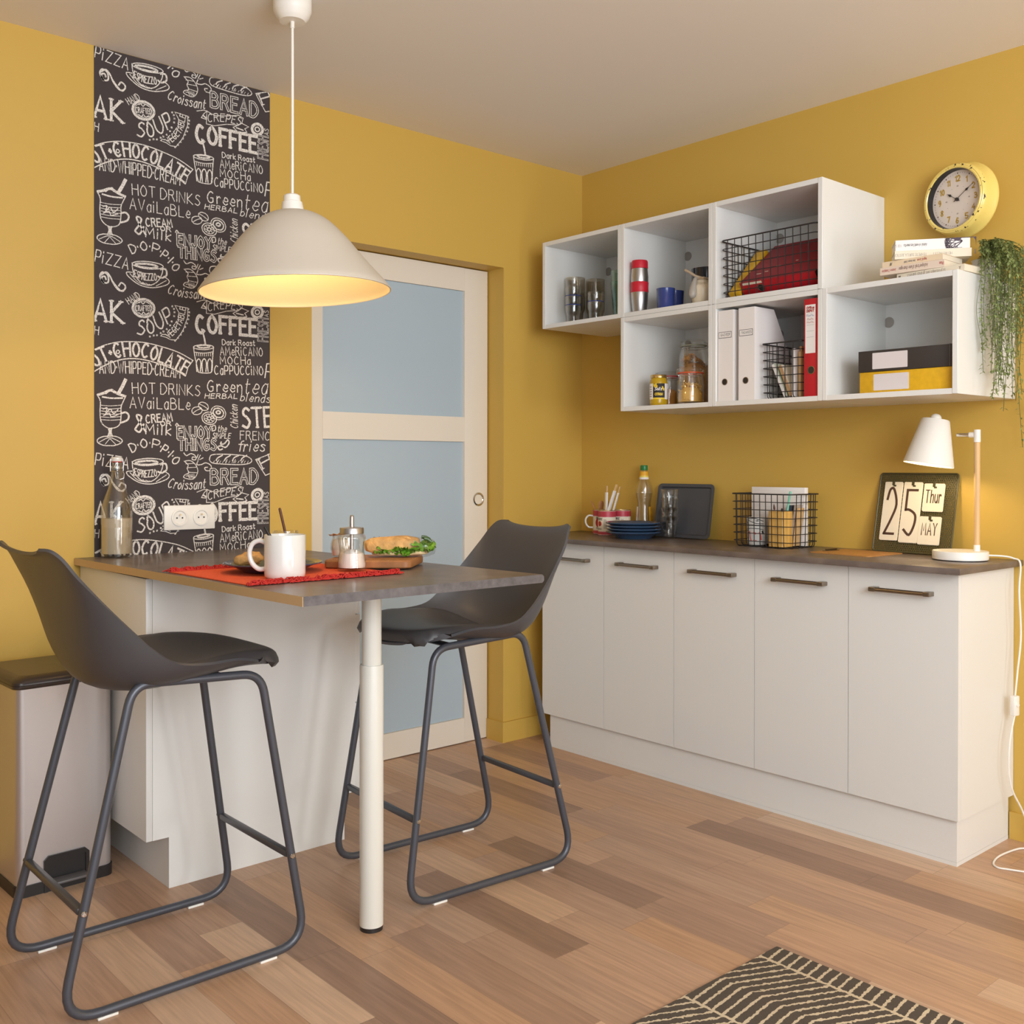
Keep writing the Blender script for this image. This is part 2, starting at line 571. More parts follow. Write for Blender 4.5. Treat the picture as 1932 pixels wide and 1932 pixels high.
def shader_floor():
    m = bpy.data.materials.new('wood_strip_floor')
    m.use_nodes = True
    nt = m.node_tree
    N, L = nt.nodes, nt.links
    b = N['Principled BSDF']

    def math_(op, a, bb=None, c=None):
        n = N.new('ShaderNodeMath')
        n.operation = op
        for i, x in enumerate((a, bb, c)):
            if x is None:
                continue
            if isinstance(x, (int, float)):
                n.inputs[i].default_value = x
            else:
                L.new(x, n.inputs[i])
        return n.outputs[0]
    tc = N.new('ShaderNodeTexCoord')
    sp = N.new('ShaderNodeSeparateXYZ')
    L.new(tc.outputs['Object'], sp.inputs[0])
    X, Y = sp.outputs[0], sp.outputs[1]
    row = math_('FLOOR', math_('MULTIPLY', X, 1 / 0.118))
    wn = N.new('ShaderNodeTexWhiteNoise')
    wn.noise_dimensions = '1D'
    L.new(row, wn.inputs['W'])
    off = math_('MULTIPLY', wn.outputs['Value'], 3.7)
    yy = math_('ADD', math_('MULTIPLY', Y, 1 / 0.62), off)
    colm = math_('FLOOR', yy)
    wn2 = N.new('ShaderNodeTexWhiteNoise')
    wn2.noise_dimensions = '2D'
    cb = N.new('ShaderNodeCombineXYZ')
    L.new(row, cb.inputs[0])
    L.new(colm, cb.inputs[1])
    L.new(cb.outputs[0], wn2.inputs['Vector'])
    ramp = N.new('ShaderNodeValToRGB')
    els = ramp.color_ramp.elements
    cols = [(146, 114, 92), (176, 140, 114), (192, 154, 124), (186, 144, 108), (206, 172, 142), (164, 128, 104)]
    for i, c in enumerate(cols):
        e = els[i] if i < 2 else els.new(i / 5)
        e.position = i / 5
        e.color = lin(c) + (1,)
    L.new(wn2.outputs['Value'], ramp.inputs[0])
    mp = N.new('ShaderNodeMapping')
    mp.inputs['Scale'].default_value = (60, 3.0, 1)
    ad = N.new('ShaderNodeVectorMath')
    ad.operation = 'ADD'
    sc = N.new('ShaderNodeVectorMath')
    sc.operation = 'SCALE'
    sc.inputs['Scale'].default_value = 9.0
    L.new(wn2.outputs['Color'], sc.inputs[0])
    L.new(tc.outputs['Object'], ad.inputs[0])
    L.new(sc.outputs[0], ad.inputs[1])
    L.new(ad.outputs[0], mp.inputs[0])
    nz = N.new('ShaderNodeTexNoise')
    nz.inputs['Scale'].default_value = 1.6
    nz.inputs['Detail'].default_value = 8
    nz.inputs['Distortion'].default_value = 0.5
    L.new(mp.outputs[0], nz.inputs['Vector'])
    gr = N.new('ShaderNodeMapRange')
    gr.inputs[1].default_value = 0.3
    gr.inputs[2].default_value = 0.7
    gr.inputs[3].default_value = 0.84
    gr.inputs[4].default_value = 1.13
    L.new(nz.outputs['Fac'], gr.inputs[0])
    mul = N.new('ShaderNodeVectorMath')
    mul.operation = 'SCALE'
    L.new(ramp.outputs[0], mul.inputs[0])
    fx = math_('FRACT', math_('MULTIPLY', X, 1 / 0.118))
    fy = math_('FRACT', yy)
    sx = math_('GREATER_THAN', fx, 0.988)
    sy = math_('GREATER_THAN', fy, 0.9975)
    seam = math_('SUBTRACT', 1.0, math_('MULTIPLY', math_('MAXIMUM', sx, sy), 0.3))
    L.new(math_('MULTIPLY', gr.outputs[0], seam), mul.inputs['Scale'])
    L.new(mul.outputs[0], b.inputs['Base Color'])
    b.inputs['Roughness'].default_value = 0.42
    bp = N.new('ShaderNodeBump')
    bp.inputs['Strength'].default_value = 0.12
    bp.inputs['Distance'].default_value = 0.002
    L.new(nz.outputs['Fac'], bp.inputs['Height'])
    L.new(bp.outputs[0], b.inputs['Normal'])
    return m


def shader_rug():
    m = bpy.data.materials.new('chevron_pile')
    m.use_nodes = True
    nt = m.node_tree
    N, L = nt.nodes, nt.links
    b = N['Principled BSDF']

    def math_(op, a, bb=None):
        n = N.new('ShaderNodeMath')
        n.operation = op
        for i, x in enumerate((a, bb)):
            if x is None:
                continue
            if isinstance(x, (int, float)):
                n.inputs[i].default_value = x
            else:
                L.new(x, n.inputs[i])
        return n.outputs[0]
    tc = N.new('ShaderNodeTexCoord')
    nz = N.new('ShaderNodeTexNoise')
    nz.inputs['Scale'].default_value = 90
    nz.inputs['Detail'].default_value = 3
    L.new(tc.outputs['Object'], nz.inputs['Vector'])
    sp = N.new('ShaderNodeSeparateXYZ')
    L.new(tc.outputs['Object'], sp.inputs[0])
    wob = math_('MULTIPLY', math_('SUBTRACT', nz.outputs['Fac'], 0.5), 0.012)
    X = math_('ADD', sp.outputs[0], wob)
    Y = math_('ADD', sp.outputs[1], wob)
    u = math_('MULTIPLY', math_('FRACT', math_('MULTIPLY', math_('ADD', X, 5.0 + 0.0), 1 / 0.285)), 0.285)
    f = math_('SUBTRACT', math_('MULTIPLY', math_('MINIMUM', u, 0.13), 0.12), math_('MULTIPLY', math_('MAXIMUM', math_('SUBTRACT', u, 0.13), 0.0), 0.48))
    t = math_('FRACT', math_('MULTIPLY', math_('ADD', math_('SUBTRACT', Y, f), 10.0), 1 / 0.0265))
    line = math_('LESS_THAN', t, 0.26)
    spine = math_('LESS_THAN', math_('ABSOLUTE', math_('SUBTRACT', u, 0.004)), 0.0045)
    fac = math_('MAXIMUM', line, spine)
    mx = N.new('ShaderNodeMix')
    mx.data_type = 'RGBA'
    L.new(fac, mx.inputs['Factor'])
    mx.inputs['A'].default_value = lin((92, 82, 72)) + (1,)
    mx.inputs['B'].default_value = lin((232, 214, 184)) + (1,)
    L.new(mx.outputs['Result'], b.inputs['Base Color'])
    b.inputs['Roughness'].default_value = 0.95
    n2 = N.new('ShaderNodeTexNoise')
    n2.inputs['Scale'].default_value = 420
    L.new(tc.outputs['Object'], n2.inputs['Vector'])
    bp = N.new('ShaderNodeBump')
    bp.inputs['Strength'].default_value = 0.8
    bp.inputs['Distance'].default_value = 0.004
    L.new(math_('ADD', n2.outputs['Fac'], math_('MULTIPLY', fac, 0.6)), bp.inputs['Height'])
    L.new(bp.outputs[0], b.inputs['Normal'])
    return m


def shader_chalk():
    m = mat('white_chalk', (226, 220, 212), 0.9)
    nt = m.node_tree
    N, L = nt.nodes, nt.links
    tc = N.new('ShaderNodeTexCoord')
    nz = N.new('ShaderNodeTexNoise')
    nz.inputs['Scale'].default_value = 420
    nz.inputs['Detail'].default_value = 2
    rp = N.new('ShaderNodeValToRGB')
    rp.color_ramp.elements[0].position = 0.34
    rp.color_ramp.elements[1].position = 0.46
    rp.color_ramp.elements[0].color = lin((120, 112, 110)) + (1,)
    rp.color_ramp.elements[1].color = lin((230, 224, 216)) + (1,)
    L.new(tc.outputs['Object'], nz.inputs['Vector'])
    L.new(nz.outputs['Fac'], rp.inputs[0])
    L.new(rp.outputs[0], N['Principled BSDF'].inputs['Base Color'])
    return m


def shader_mesh():
    """Perforated sheet: real see-through holes on a fine staggered grid."""
    m = mat('olive_metal_mesh', (74, 68, 40), 0.45)
    nt = m.node_tree
    N, L = nt.nodes, nt.links
    b = N['Principled BSDF']

    def math_(op, a, bb=None):
        n = N.new('ShaderNodeMath')
        n.operation = op
        for i, x in enumerate((a, bb)):
            if x is None:
                continue
            if isinstance(x, (int, float)):
                n.inputs[i].default_value = x
            else:
                L.new(x, n.inputs[i])
        return n.outputs[0]
    tc = N.new('ShaderNodeTexCoord')
    sp = N.new('ShaderNodeSeparateXYZ')
    L.new(tc.outputs['Object'], sp.inputs[0])
    P = 0.0078
    v = math_('MULTIPLY', sp.outputs[1], 1 / (P * 0.866))
    rowi = math_('FLOOR', v)
    u = math_('ADD', math_('MULTIPLY', sp.outputs[0], 1 / P), math_('MULTIPLY', math_('MODULO', math_('ADD', rowi, 100.0), 2.0), 0.5))
    du = math_('SUBTRACT', math_('FRACT', math_('ADD', u, 50.0)), 0.5)
    dv = math_('SUBTRACT', math_('FRACT', v), 0.5)
    d = math_('SQRT', math_('ADD', math_('MULTIPLY', du, du), math_('MULTIPLY', dv, dv)))
    hole = math_('LESS_THAN', d, 0.27)
    tr = N.new('ShaderNodeBsdfTransparent')
    mx = N.new('ShaderNodeMixShader')
    L.new(hole, mx.inputs[0])
    L.new(b.outputs[0], mx.inputs[1])
    L.new(tr.outputs[0], mx.inputs[2])
    L.new(mx.outputs[0], N['Material Output'].inputs[0])
    return m


M_floor = shader_floor()
M_rug = shader_rug()
M_chalk = shader_chalk()
M_slate = mat('chalkboard_paper', (66, 58, 58), 0.85)
M_mesh = shader_mesh()
WP_TEXT=[('PiZZA',[(0.002,1.191),(0.054,1.184),(0.107,1.177)],0.037,0.0033,''),
('AK',[(0.001,1.65),(0.091,1.65)],0.068,0.0088,'s'),
('H',[(0,1.606),(0.013,1.605)],0.026,0.0029,''),
('HOT DRINKS',[(0.122,1.423),(0.198,1.426),(0.352,1.426)],0.035,0.0029,''),
('AVaiLaBLe',[(0.114,1.376),(0.317,1.378)],0.036,0.0029,''),
('CREAM',[(0.168,1.328),(0.256,1.338)],0.026,0.0044,''),
('OR',[(0.216,1.321),(0.251,1.322)],0.015,0.0033,''),
('Milk',[(0.166,1.293),(0.25,1.29)],0.032,0.004,''),
('&',[(0.126,1.298),(0.166,1.299)],0.056,0.0059,''),
('Green',[(0.38,1.443),(0.507,1.446)],0.038,0.0037,''),
('tea',[(0.517,1.44),(0.603,1.446)],0.052,0.0033,'i'),
('HERBAL',[(0.37,1.419),(0.489,1.423)],0.016,0.0029,'i'),
('blends',[(0.501,1.416),(0.614,1.414)],0.026,0.0029,'i'),
('Chicken',[(0.492,1.319),(0.49,1.399)],0.027,0.0026,'i'),
('STE',[(0.512,1.321),(0.622,1.329)],0.069,0.0088,'s'),
('FRENCH',[(0.501,1.28),(0.64,1.279)],0.03,0.0029,''),
('fries',[(0.491,1.239),(0.593,1.24)],0.036,0.0037,'i'),
('ENJOY',[(0.275,1.282),(0.393,1.285)],0.036,0.0095,'o'),
('the',[(0.417,1.305),(0.448,1.306)],0.021,0.0026,'i'),
('SIMPLE',[(0.397,1.283),(0.463,1.283)],0.018,0.0026,'i'),
('THINGS',[(0.278,1.241),(0.41,1.243)],0.036,0.0088,'o'),
('D.O.P.P.I.O',[(0.121,1.231),(0.153,1.246),(0.19,1.248),(0.22,1.232),(0.244,1.214),(0.263,1.19)],0.028,0.004,''),
('ESPREZZO',[(0.124,1.158),(0.161,1.15),(0.203,1.154)],0.022,0.0033,''),
('Croissant',[(0.239,1.116),(0.295,1.108),(0.37,1.111)],0.031,0.0033,'i'),
('BREAD',[(0.393,1.125),(0.566,1.126)],0.05,0.0095,'o'),
('CREPES',[(0.383,1.07),(0.438,1.084),(0.501,1.086)],0.026,0.0029,'i'),
('COFFEE',[(0.343,1.64),(0.413,1.646),(0.562,1.648)],0.058,0.011,'s'),
('Dark Roast',[(0.434,1.607),(0.557,1.613)],0.018,0.0029,''),
('AMeRiCANO',[(0.427,1.571),(0.587,1.579)],0.029,0.0029,''),
('MOCHa',[(0.427,1.54),(0.54,1.546)],0.026,0.0029,''),
('CaPPUCCiNO',[(0.406,1.503),(0.589,1.512)],0.03,0.0033,''),
('P',[(0.596,1.503),(0.627,1.505)],0.049,0.0044,'i'),
('AS',[(0.61,1.72),(0.61,1.742)],0.016,0.0022,''),
('FRESH',[(0.608,1.632),(0.609,1.713)],0.039,0.0055,'o'),
('HAND',[(0.111,1.713),(0.148,1.74)],0.02,0.0026,''),
('CRAFTED',[(0.134,1.694),(0.186,1.699)],0.017,0.0026,''),
('SOUP',[(0.138,1.616),(0.183,1.625),(0.22,1.647),(0.258,1.675)],0.046,0.0051,'i'),
('VEGETABLE',[(0.245,1.612),(0.273,1.641),(0.292,1.672),(0.303,1.72)],0.02,0.0029,''),
('OT*CHOCOLATE',[(0.007,1.502),(0.029,1.52),(0.071,1.537),(0.114,1.545),(0.161,1.544),(0.212,1.533),(0.258,1.516),(0.297,1.496)],0.045,0.0066,''),
('AND.WHIPPED.CREAM',[(0.017,1.483),(0.117,1.489),(0.201,1.488),(0.282,1.483)],0.038,0.0033,''),
('H',[(0.588,1.177),(0.624,1.195)],0.037,0.0051,'s')]
WP_DRAW=[(0.0033,0,"225,1202 223,1199 218,1196 210,1193 199,1191 186,1189 173,1188 159,1188 147,1189 136,1191 128,1193 123,1195 121,1198 123,1201 128,1204 136,1207 146,1209 159,1211 172,1212 186,1212 198,1211 209,1210 218,1208 223,1205 225,1202"),
(0.0066,0,"205,1199 204,1197 200,1195 194,1194 187,1192 178,1191 168,1191 159,1191 150,1191 142,1192 137,1193 133,1194 132,1196 133,1198 136,1199 142,1201 150,1202 158,1203 168,1204 177,1204 186,1204 194,1203 200,1202 204,1200 205,1199"),
(0.0033,1,"121,1201 124,1176 139,1150 161,1136 183,1136 205,1150 220,1176 224,1197"),
(0.0059,1,"216,1192 233,1194 236,1175 220,1164 207,1168"),
(0.0033,1,"121,1170 103,1168 110,1154 146,1132 190,1128 235,1142 245,1157 227,1170"),
(0.0026,1,"114,1165 139,1141 168,1134"),
(0.0026,1,"201,1135 235,1157"),
(0.0022,0,"146,1143 153,1138"),
(0.0022,0,"156,1142 164,1137"),
(0.0022,0,"166,1140 175,1136"),
(0.0022,0,"177,1138 186,1135"),
(0.0033,1,"9,1414 19,1393 18,1358 22,1327 40,1310 61,1309 80,1321 85,1350 85,1378 92,1396 100,1414"),
(0.0081,1,"12,1414 29,1420 52,1430 75,1420 98,1413"),
(0.0051,1,"26,1408 54,1405 89,1407"),
(0.0037,1,"36,1418 56,1434 61,1423"),
(0.011,0,"78,1424 89,1444 99,1466"),
(0.0059,1,"85,1357 100,1361 110,1351 105,1336 85,1327"),
(0.0022,1,"22,1381 50,1380 85,1384"),
(0.0022,1,"22,1372 50,1370 85,1374"),
(0.0022,1,"22,1363 50,1361 85,1365"),
(0.0022,1,"22,1354 50,1352 85,1356"),
(0.0022,1,"22,1344 50,1343 85,1347"),
(0.0022,1,"22,1335 50,1334 85,1337"),
(0.0033,1,"28,1369 40,1373 36,1355 50,1370 61,1356 75,1369"),
(0.0033,1,"29,1348 47,1356 54,1345 75,1353"),
(0.0037,1,"43,1309 47,1297 42,1281"),
(0.0037,1,"55,1309 53,1296 57,1282"),
(0.0044,1,"49,1306 50,1283"),
(0.0033,0,"89,1268 87,1264 83,1260 77,1257 68,1254 59,1252 48,1252 38,1252 28,1253 20,1256 14,1259 10,1263 9,1267 10,1271 14,1275 20,1278 28,1281 38,1282 48,1283 59,1283 68,1282 77,1279 83,1276 87,1272 89,1268"),
(0.0026,1,"16,1263 48,1278 82,1264"),
(0.0022,1,"48,1274 33,1255"),
(0.0022,1,"50,1274 68,1256"),
(0.0051,1,"37,1785 33,1794 23,1789 28,1774 44,1777 42,1800 26,1807 18,1792 30,1772"),
(0.0051,1,"19,1795 37,1808 50,1796 61,1774 78,1755 94,1757 99,1771 86,1780 78,1769"),
(0.0037,1,"54,1787 72,1765 89,1752 100,1764"),
(0.0029,1,"297,1203 319,1205 338,1190 345,1168 334,1147 319,1142 296,1148 299,1157 313,1164 307,1179 311,1190 297,1203"),
(0.0022,1,"303,1194 330,1196"),
(0.0022,1,"307,1181 340,1183"),
(0.0022,1,"311,1166 342,1164"),
(0.0022,1,"303,1153 319,1153 334,1147"),
(0.0018,0,"309,1160 315,1146"),
(0.0018,0,"314,1160 319,1146"),
(0.0018,0,"320,1160 324,1146"),
(0.0018,0,"325,1160 329,1146"),
(0.0018,0,"331,1160 333,1146"),
(0.0033,1,"296,1231 305,1222 321,1229 336,1222 338,1209 326,1209 326,1217 334,1217"),
(0.0029,1,"346,1209 354,1224"),
(0.0029,1,"352,1209 364,1215"),
(0.0029,1,"342,1215 346,1226"),
(0.0033,1,"346,1205 342,1192 358,1192 374,1198 393,1188 389,1172 374,1172 370,1181 380,1183"),
(0.0033,1,"387,1209 393,1224 422,1228 474,1227 524,1222 545,1208 533,1196 495,1192 434,1194 397,1198 387,1209"),
(0.0044,1,"434,1224 417,1215 411,1206"),
(0.0022,1,"422,1209 415,1198"),
(0.0044,1,"464,1224 448,1215 442,1206"),
(0.0022,1,"452,1210 446,1198"),
(0.0044,1,"495,1224 478,1216 472,1206"),
(0.0022,1,"483,1210 476,1198"),
(0.0044,1,"526,1225 510,1216 503,1206"),
(0.0022,1,"514,1210 507,1198"),
(0.0018,0,"401,1198 405,1205"),
(0.0018,0,"413,1198 417,1205"),
(0.0018,0,"424,1198 428,1205"),
(0.0018,0,"435,1198 439,1205"),
(0.0018,0,"447,1198 451,1205"),
(0.0018,0,"458,1198 462,1205"),
(0.0018,0,"470,1198 474,1205"),
(0.0018,0,"481,1198 485,1205"),
(0.0018,0,"492,1198 497,1205"),
(0.0018,0,"504,1198 508,1205"),
(0.0018,0,"516,1198 520,1205"),
(0.0018,0,"528,1198 532,1205"),
(0.0029,0,"361,1379 361,1376 359,1372 357,1369 354,1366 349,1364 344,1362 340,1362 335,1362 331,1363 327,1366 325,1368 324,1372 324,1375 325,1379 327,1382 331,1385 335,1387 340,1388 344,1389 349,1389 354,1387 357,1385 359,1382 361,1379"),
(0.0026,1,"328,1367 342,1377 356,1383"),
(0.0029,0,"382,1383 380,1380 376,1378 372,1377 368,1377 363,1378 359,1380 355,1382 352,1386 349,1389 348,1393 348,1396 349,1400 352,1402 355,1404 359,1405 363,1405 368,1404 372,1403 376,1400 380,1397 382,1393 383,1390 383,1386 382,1383"),
(0.0026,1,"352,1398 368,1391 382,1382"),
(0.0029,0,"444,1358 440,1353 435,1350 428,1348 421,1347 414,1348 407,1350 402,1354 397,1359 394,1365 392,1371 393,1377 395,1383 399,1388 404,1391 411,1394 418,1394 425,1393 432,1391 438,1387 442,1382 445,1376 447,1370 446,1364 444,1358"),
(0.0044,0,"437,1362 434,1359 431,1356 426,1355 421,1355 416,1355 411,1357 407,1360 404,1363 402,1367 400,1372 401,1376 402,1379 405,1383 408,1385 413,1386 418,1387 423,1386 428,1384 432,1381 435,1378 438,1374 439,1370 438,1366 437,1362"),
(0.0051,0,"427,1373 426,1371 426,1370 425,1369 423,1368 421,1368 420,1367 418,1367 416,1368 414,1369 413,1370 412,1371 412,1372 412,1374 413,1375 414,1376 416,1377 418,1378 420,1378 421,1378 423,1377 425,1376 426,1375 426,1374 427,1373"),
(0.0033,0,"412,1343 409,1338 405,1334 399,1331 392,1330 386,1330 379,1331 372,1334 367,1338 363,1342 361,1348 360,1353 361,1358 364,1363 368,1367 374,1370 380,1372 387,1372 394,1370 400,1368 406,1364 410,1359 412,1354 413,1348 412,1343"),
(0.0026,0,"404,1345 402,1342 399,1339 395,1337 391,1336 386,1336 381,1337 377,1339 373,1342 370,1345 368,1349 368,1352 368,1356 370,1360 373,1362 377,1364 382,1365 387,1365 391,1364 396,1362 400,1360 403,1356 404,1352 405,1349 404,1345"),
(0.0033,0,"393,1351 392,1349 392,1348 391,1347 389,1346 388,1346 386,1345 385,1345 383,1346 382,1347 381,1348 380,1349 380,1350 380,1352 381,1353 382,1354 383,1355 385,1356 386,1356 388,1356 389,1355 391,1354 392,1353 392,1352 393,1351"),
(0.0029,0,"396,1351 402,1351"),
(0.0029,0,"393,1346 398,1342"),
(0.0029,0,"386,1343 386,1338"),
(0.0029,0,"380,1345 375,1342"),
(0.0029,0,"377,1350 370,1350"),
(0.0029,0,"380,1356 375,1359"),
(0.0029,0,"386,1358 386,1363"),
(0.0029,0,"393,1356 398,1360"),
(0.0037,1,"267,1323 271,1330 278,1323 284,1314 274,1312"),
(0.0037,1,"393,1322 407,1327 409,1312 397,1308 399,1317"),
(0.0048,1,"430,1270 428,1263 442,1265 454,1278 459,1267 446,1252 430,1257 418,1253 424,1243 434,1246"),
(0.0081,0,"194,1703 191,1696 186,1689 180,1683 172,1679 163,1677 153,1677 144,1678 136,1682 130,1687 126,1693 123,1701 124,1708 126,1716 131,1722 137,1728 145,1732 154,1734 164,1735 172,1733 180,1730 187,1724 192,1718 194,1711 194,1703"),
(0.0018,0,"186,1704 184,1698 181,1693 176,1688 169,1685 162,1684 154,1683 147,1685 141,1687 136,1691 132,1696 130,1702 131,1708 132,1713 136,1718 142,1723 148,1726 155,1728 162,1728 170,1727 176,1724 181,1720 185,1715 187,1710 186,1704"),
(0.0029,1,"143,1721 150,1725 157,1719 165,1727 176,1723"),
(0.0029,1,"143,1689 152,1684 158,1692 166,1686 176,1692"),
(0.0026,0,"265,1725 286,1723 310,1721 309,1689 292,1642 269,1610 250,1609 235,1616 216,1619 222,1625 242,1624 265,1644 276,1674 278,1704 265,1725"),
(0.0033,1,"0,1557 33,1574 75,1587 118,1592 168,1592 227,1582 280,1568 328,1545"),
(0.0037,1,"-2,1486 33,1509 75,1528 118,1537 168,1535 227,1522 269,1508 301,1491"),
(0.0029,0,"328,1545 311,1522 302,1492"),
(0.0033,0,"80,1556 80,1554 79,1553 78,1552 77,1550 76,1550 75,1550 74,1550 72,1550 71,1551 71,1552 70,1553 70,1555 70,1556 71,1558 71,1559 72,1560 74,1561 75,1561 76,1561 77,1560 78,1560 79,1558 80,1557 80,1556"),
(0.0059,0,"360,1654 368,1627 373,1601"),
(0.0033,0,"402,1596 401,1594 397,1592 392,1590 384,1588 375,1586 366,1585 356,1585 348,1585 340,1586 334,1587 331,1589 330,1591 331,1593 334,1595 340,1597 348,1599 356,1601 366,1602 375,1602 384,1602 392,1601 397,1600 401,1598 402,1596"),
(0.0051,0,"388,1598 387,1596 385,1595 381,1594 377,1593 371,1592 366,1591 360,1591 355,1591 350,1591 347,1592 345,1593 344,1594 345,1595 347,1597 350,1598 355,1599 360,1600 366,1600 371,1601 377,1601 381,1600 385,1600 387,1599 388,1598"),
(0.0033,1,"330,1590 336,1553 346,1513 352,1506 382,1506 396,1514 398,1550 402,1596"),
(0.0026,1,"336,1574 366,1573 400,1580"),
(0.0037,1,"342,1509 340,1538 348,1552 356,1540 354,1510"),
(0.0037,1,"362,1510 360,1540 368,1554 376,1541 374,1511"),
(0.0037,1,"382,1511 380,1541 388,1555 396,1542 394,1512"),
(0.0022,0,"340,1572 342,1561"),
(0.0022,0,"347,1573 349,1562"),
(0.0022,0,"354,1573 356,1562"),
(0.0022,0,"361,1574 363,1563"),
(0.0022,0,"368,1574 370,1563"),
(0.0022,0,"376,1575 377,1564"),
(0.0022,0,"383,1575 384,1564"),
(0.0022,0,"390,1576 392,1565"),
(0.0022,0,"397,1576 399,1565"),
(0.0026,0,"378,1754 376,1710 406,1710 450,1725 495,1732 507,1741 512,1760 495,1766 446,1753 406,1745 378,1754"),
(0.0029,0,"342,1746 364,1754 378,1755 366,1741 358,1727 376,1725"),
(0.0051,1,"366,1735 374,1730"),
(0.0029,0,"507,1741 533,1734 518,1724 526,1714 495,1705 474,1720 495,1732"),
(0.0044,1,"487,1721 512,1718"),
(0.0081,0,"586,1735 585,1730 583,1726 580,1722 576,1718 571,1716 566,1715 561,1715 557,1717 553,1719 550,1722 548,1726 547,1731 548,1736 550,1740 553,1744 557,1748 561,1750 566,1751 571,1751 576,1750 580,1747 583,1744 585,1740 586,1735"),
(0.0044,0,"575,1734 575,1732 574,1730 572,1728 571,1727 569,1726 566,1725 564,1725 562,1726 560,1727 559,1728 558,1730 558,1732 558,1734 559,1736 560,1738 562,1739 564,1740 566,1741 569,1741 571,1740 572,1739 574,1738 575,1736 575,1734"),
(0.0022,0,"591,1736 590,1730 588,1724 584,1719 579,1715 573,1712 566,1710 560,1711 554,1712 549,1715 545,1720 543,1725 542,1731 543,1736 545,1742 549,1747 554,1751 560,1754 566,1756 573,1756 579,1754 584,1751 588,1746 590,1741 591,1736"),
(0.0033,0,"181,1614 181,1614 181,1613 181,1613 181,1613 180,1612 180,1612 180,1612 179,1612 179,1613 179,1613 178,1613 178,1614 178,1614 179,1614 179,1615 179,1615 180,1615 180,1615 180,1615 181,1615 181,1615 181,1615 181,1614 181,1614"),
(0.0033,0,"194,1619 194,1618 193,1618 193,1618 193,1617 192,1617 192,1617 192,1617 191,1617 191,1617 191,1618 191,1618 191,1618 191,1619 191,1619 191,1619 191,1620 192,1620 192,1620 192,1620 193,1620 193,1620 193,1619 194,1619 194,1619"),
(0.0033,0,"205,1620 205,1620 204,1620 204,1619 204,1619 204,1619 203,1619 203,1619 202,1619 202,1619 202,1619 202,1620 202,1620 202,1620 202,1621 202,1621 202,1621 203,1622 203,1622 204,1622 204,1621 204,1621 204,1621 205,1621 205,1620"),
(0.0033,0,"218,1629 218,1628 218,1628 217,1628 217,1627 217,1627 216,1627 216,1627 216,1627 215,1627 215,1628 215,1628 215,1628 215,1629 215,1629 215,1630 216,1630 216,1630 216,1630 217,1630 217,1630 217,1630 218,1629 218,1629 218,1629"),
(0.0033,0,"227,1635 227,1635 227,1634 227,1634 226,1634 226,1633 226,1633 225,1633 225,1634 224,1634 224,1634 224,1634 224,1635 224,1635 224,1635 224,1636 225,1636 225,1636 226,1636 226,1636 226,1636 227,1636 227,1636 227,1635 227,1635"),
(0.0033,0,"238,1643 238,1643 238,1642 238,1642 238,1642 237,1642 237,1642 236,1642 236,1642 236,1642 236,1642 235,1643 235,1643 235,1643 236,1644 236,1644 236,1644 236,1644 237,1645 237,1645 238,1644 238,1644 238,1644 238,1644 238,1643"),
(0.0033,0,"250,1657 250,1657 249,1656 249,1656 249,1656 248,1656 248,1656 248,1656 247,1656 247,1656 247,1656 247,1656 247,1657 247,1657 247,1658 247,1658 247,1658 248,1658 248,1658 248,1658 249,1658 249,1658 249,1658 250,1658 250,1657"),
(0.0033,0,"255,1670 255,1670 255,1670 255,1669 254,1669 254,1669 254,1669 253,1669 253,1669 253,1669 252,1670 252,1670 252,1670 252,1671 252,1671 253,1671 253,1672 253,1672 254,1672 254,1672 254,1672 255,1672 255,1671 255,1671 255,1670"),
(0.0033,0,"264,1690 264,1689 263,1689 263,1689 263,1688 262,1688 262,1688 262,1688 261,1688 261,1688 261,1689 261,1689 261,1689 261,1690 261,1690 261,1690 261,1691 262,1691 262,1691 262,1691 263,1691 263,1691 263,1690 264,1690 264,1690"),
(0.0033,0,"265,1703 265,1702 264,1702 264,1702 264,1701 264,1701 263,1701 263,1701 262,1701 262,1701 262,1702 262,1702 262,1702 262,1703 262,1703 262,1703 262,1704 263,1704 263,1704 264,1704 264,1704 264,1704 264,1703 265,1703 265,1703"),
(0.0033,0,"263,1714 263,1713 263,1713 262,1712 262,1712 262,1712 261,1712 261,1712 261,1712 260,1712 260,1712 260,1713 260,1713 260,1714 260,1714 260,1714 261,1714 261,1715 261,1715 262,1715 262,1715 262,1714 263,1714 263,1714 263,1714"),
(0.0033,0,"257,1722 257,1722 257,1721 257,1721 256,1721 256,1721 256,1720 255,1720 255,1721 255,1721 254,1721 254,1721 254,1722 254,1722 254,1722 255,1723 255,1723 255,1723 256,1723 256,1723 256,1723 257,1723 257,1723 257,1722 257,1722"),
(0.0033,0,"313,1718 313,1718 313,1717 313,1717 313,1717 312,1716 312,1716 312,1716 311,1716 311,1717 310,1717 310,1717 310,1718 310,1718 310,1718 311,1719 311,1719 312,1719 312,1719 312,1719 313,1719 313,1719 313,1719 313,1718 313,1718"),
(0.0033,0,"316,1708 316,1708 316,1707 316,1707 316,1706 315,1706 315,1706 314,1706 314,1706 314,1706 314,1707 314,1707 313,1708 314,1708 314,1708 314,1709 314,1709 314,1709 315,1709 315,1709 316,1709 316,1709 316,1709 316,1708 316,1708"),
(0.0033,0,"315,1696 314,1696 314,1696 314,1695 314,1695 313,1695 313,1695 313,1695 312,1695 312,1695 312,1696 312,1696 312,1696 312,1697 312,1697 312,1697 312,1698 313,1698 313,1698 313,1698 314,1698 314,1698 314,1697 314,1697 315,1696"),
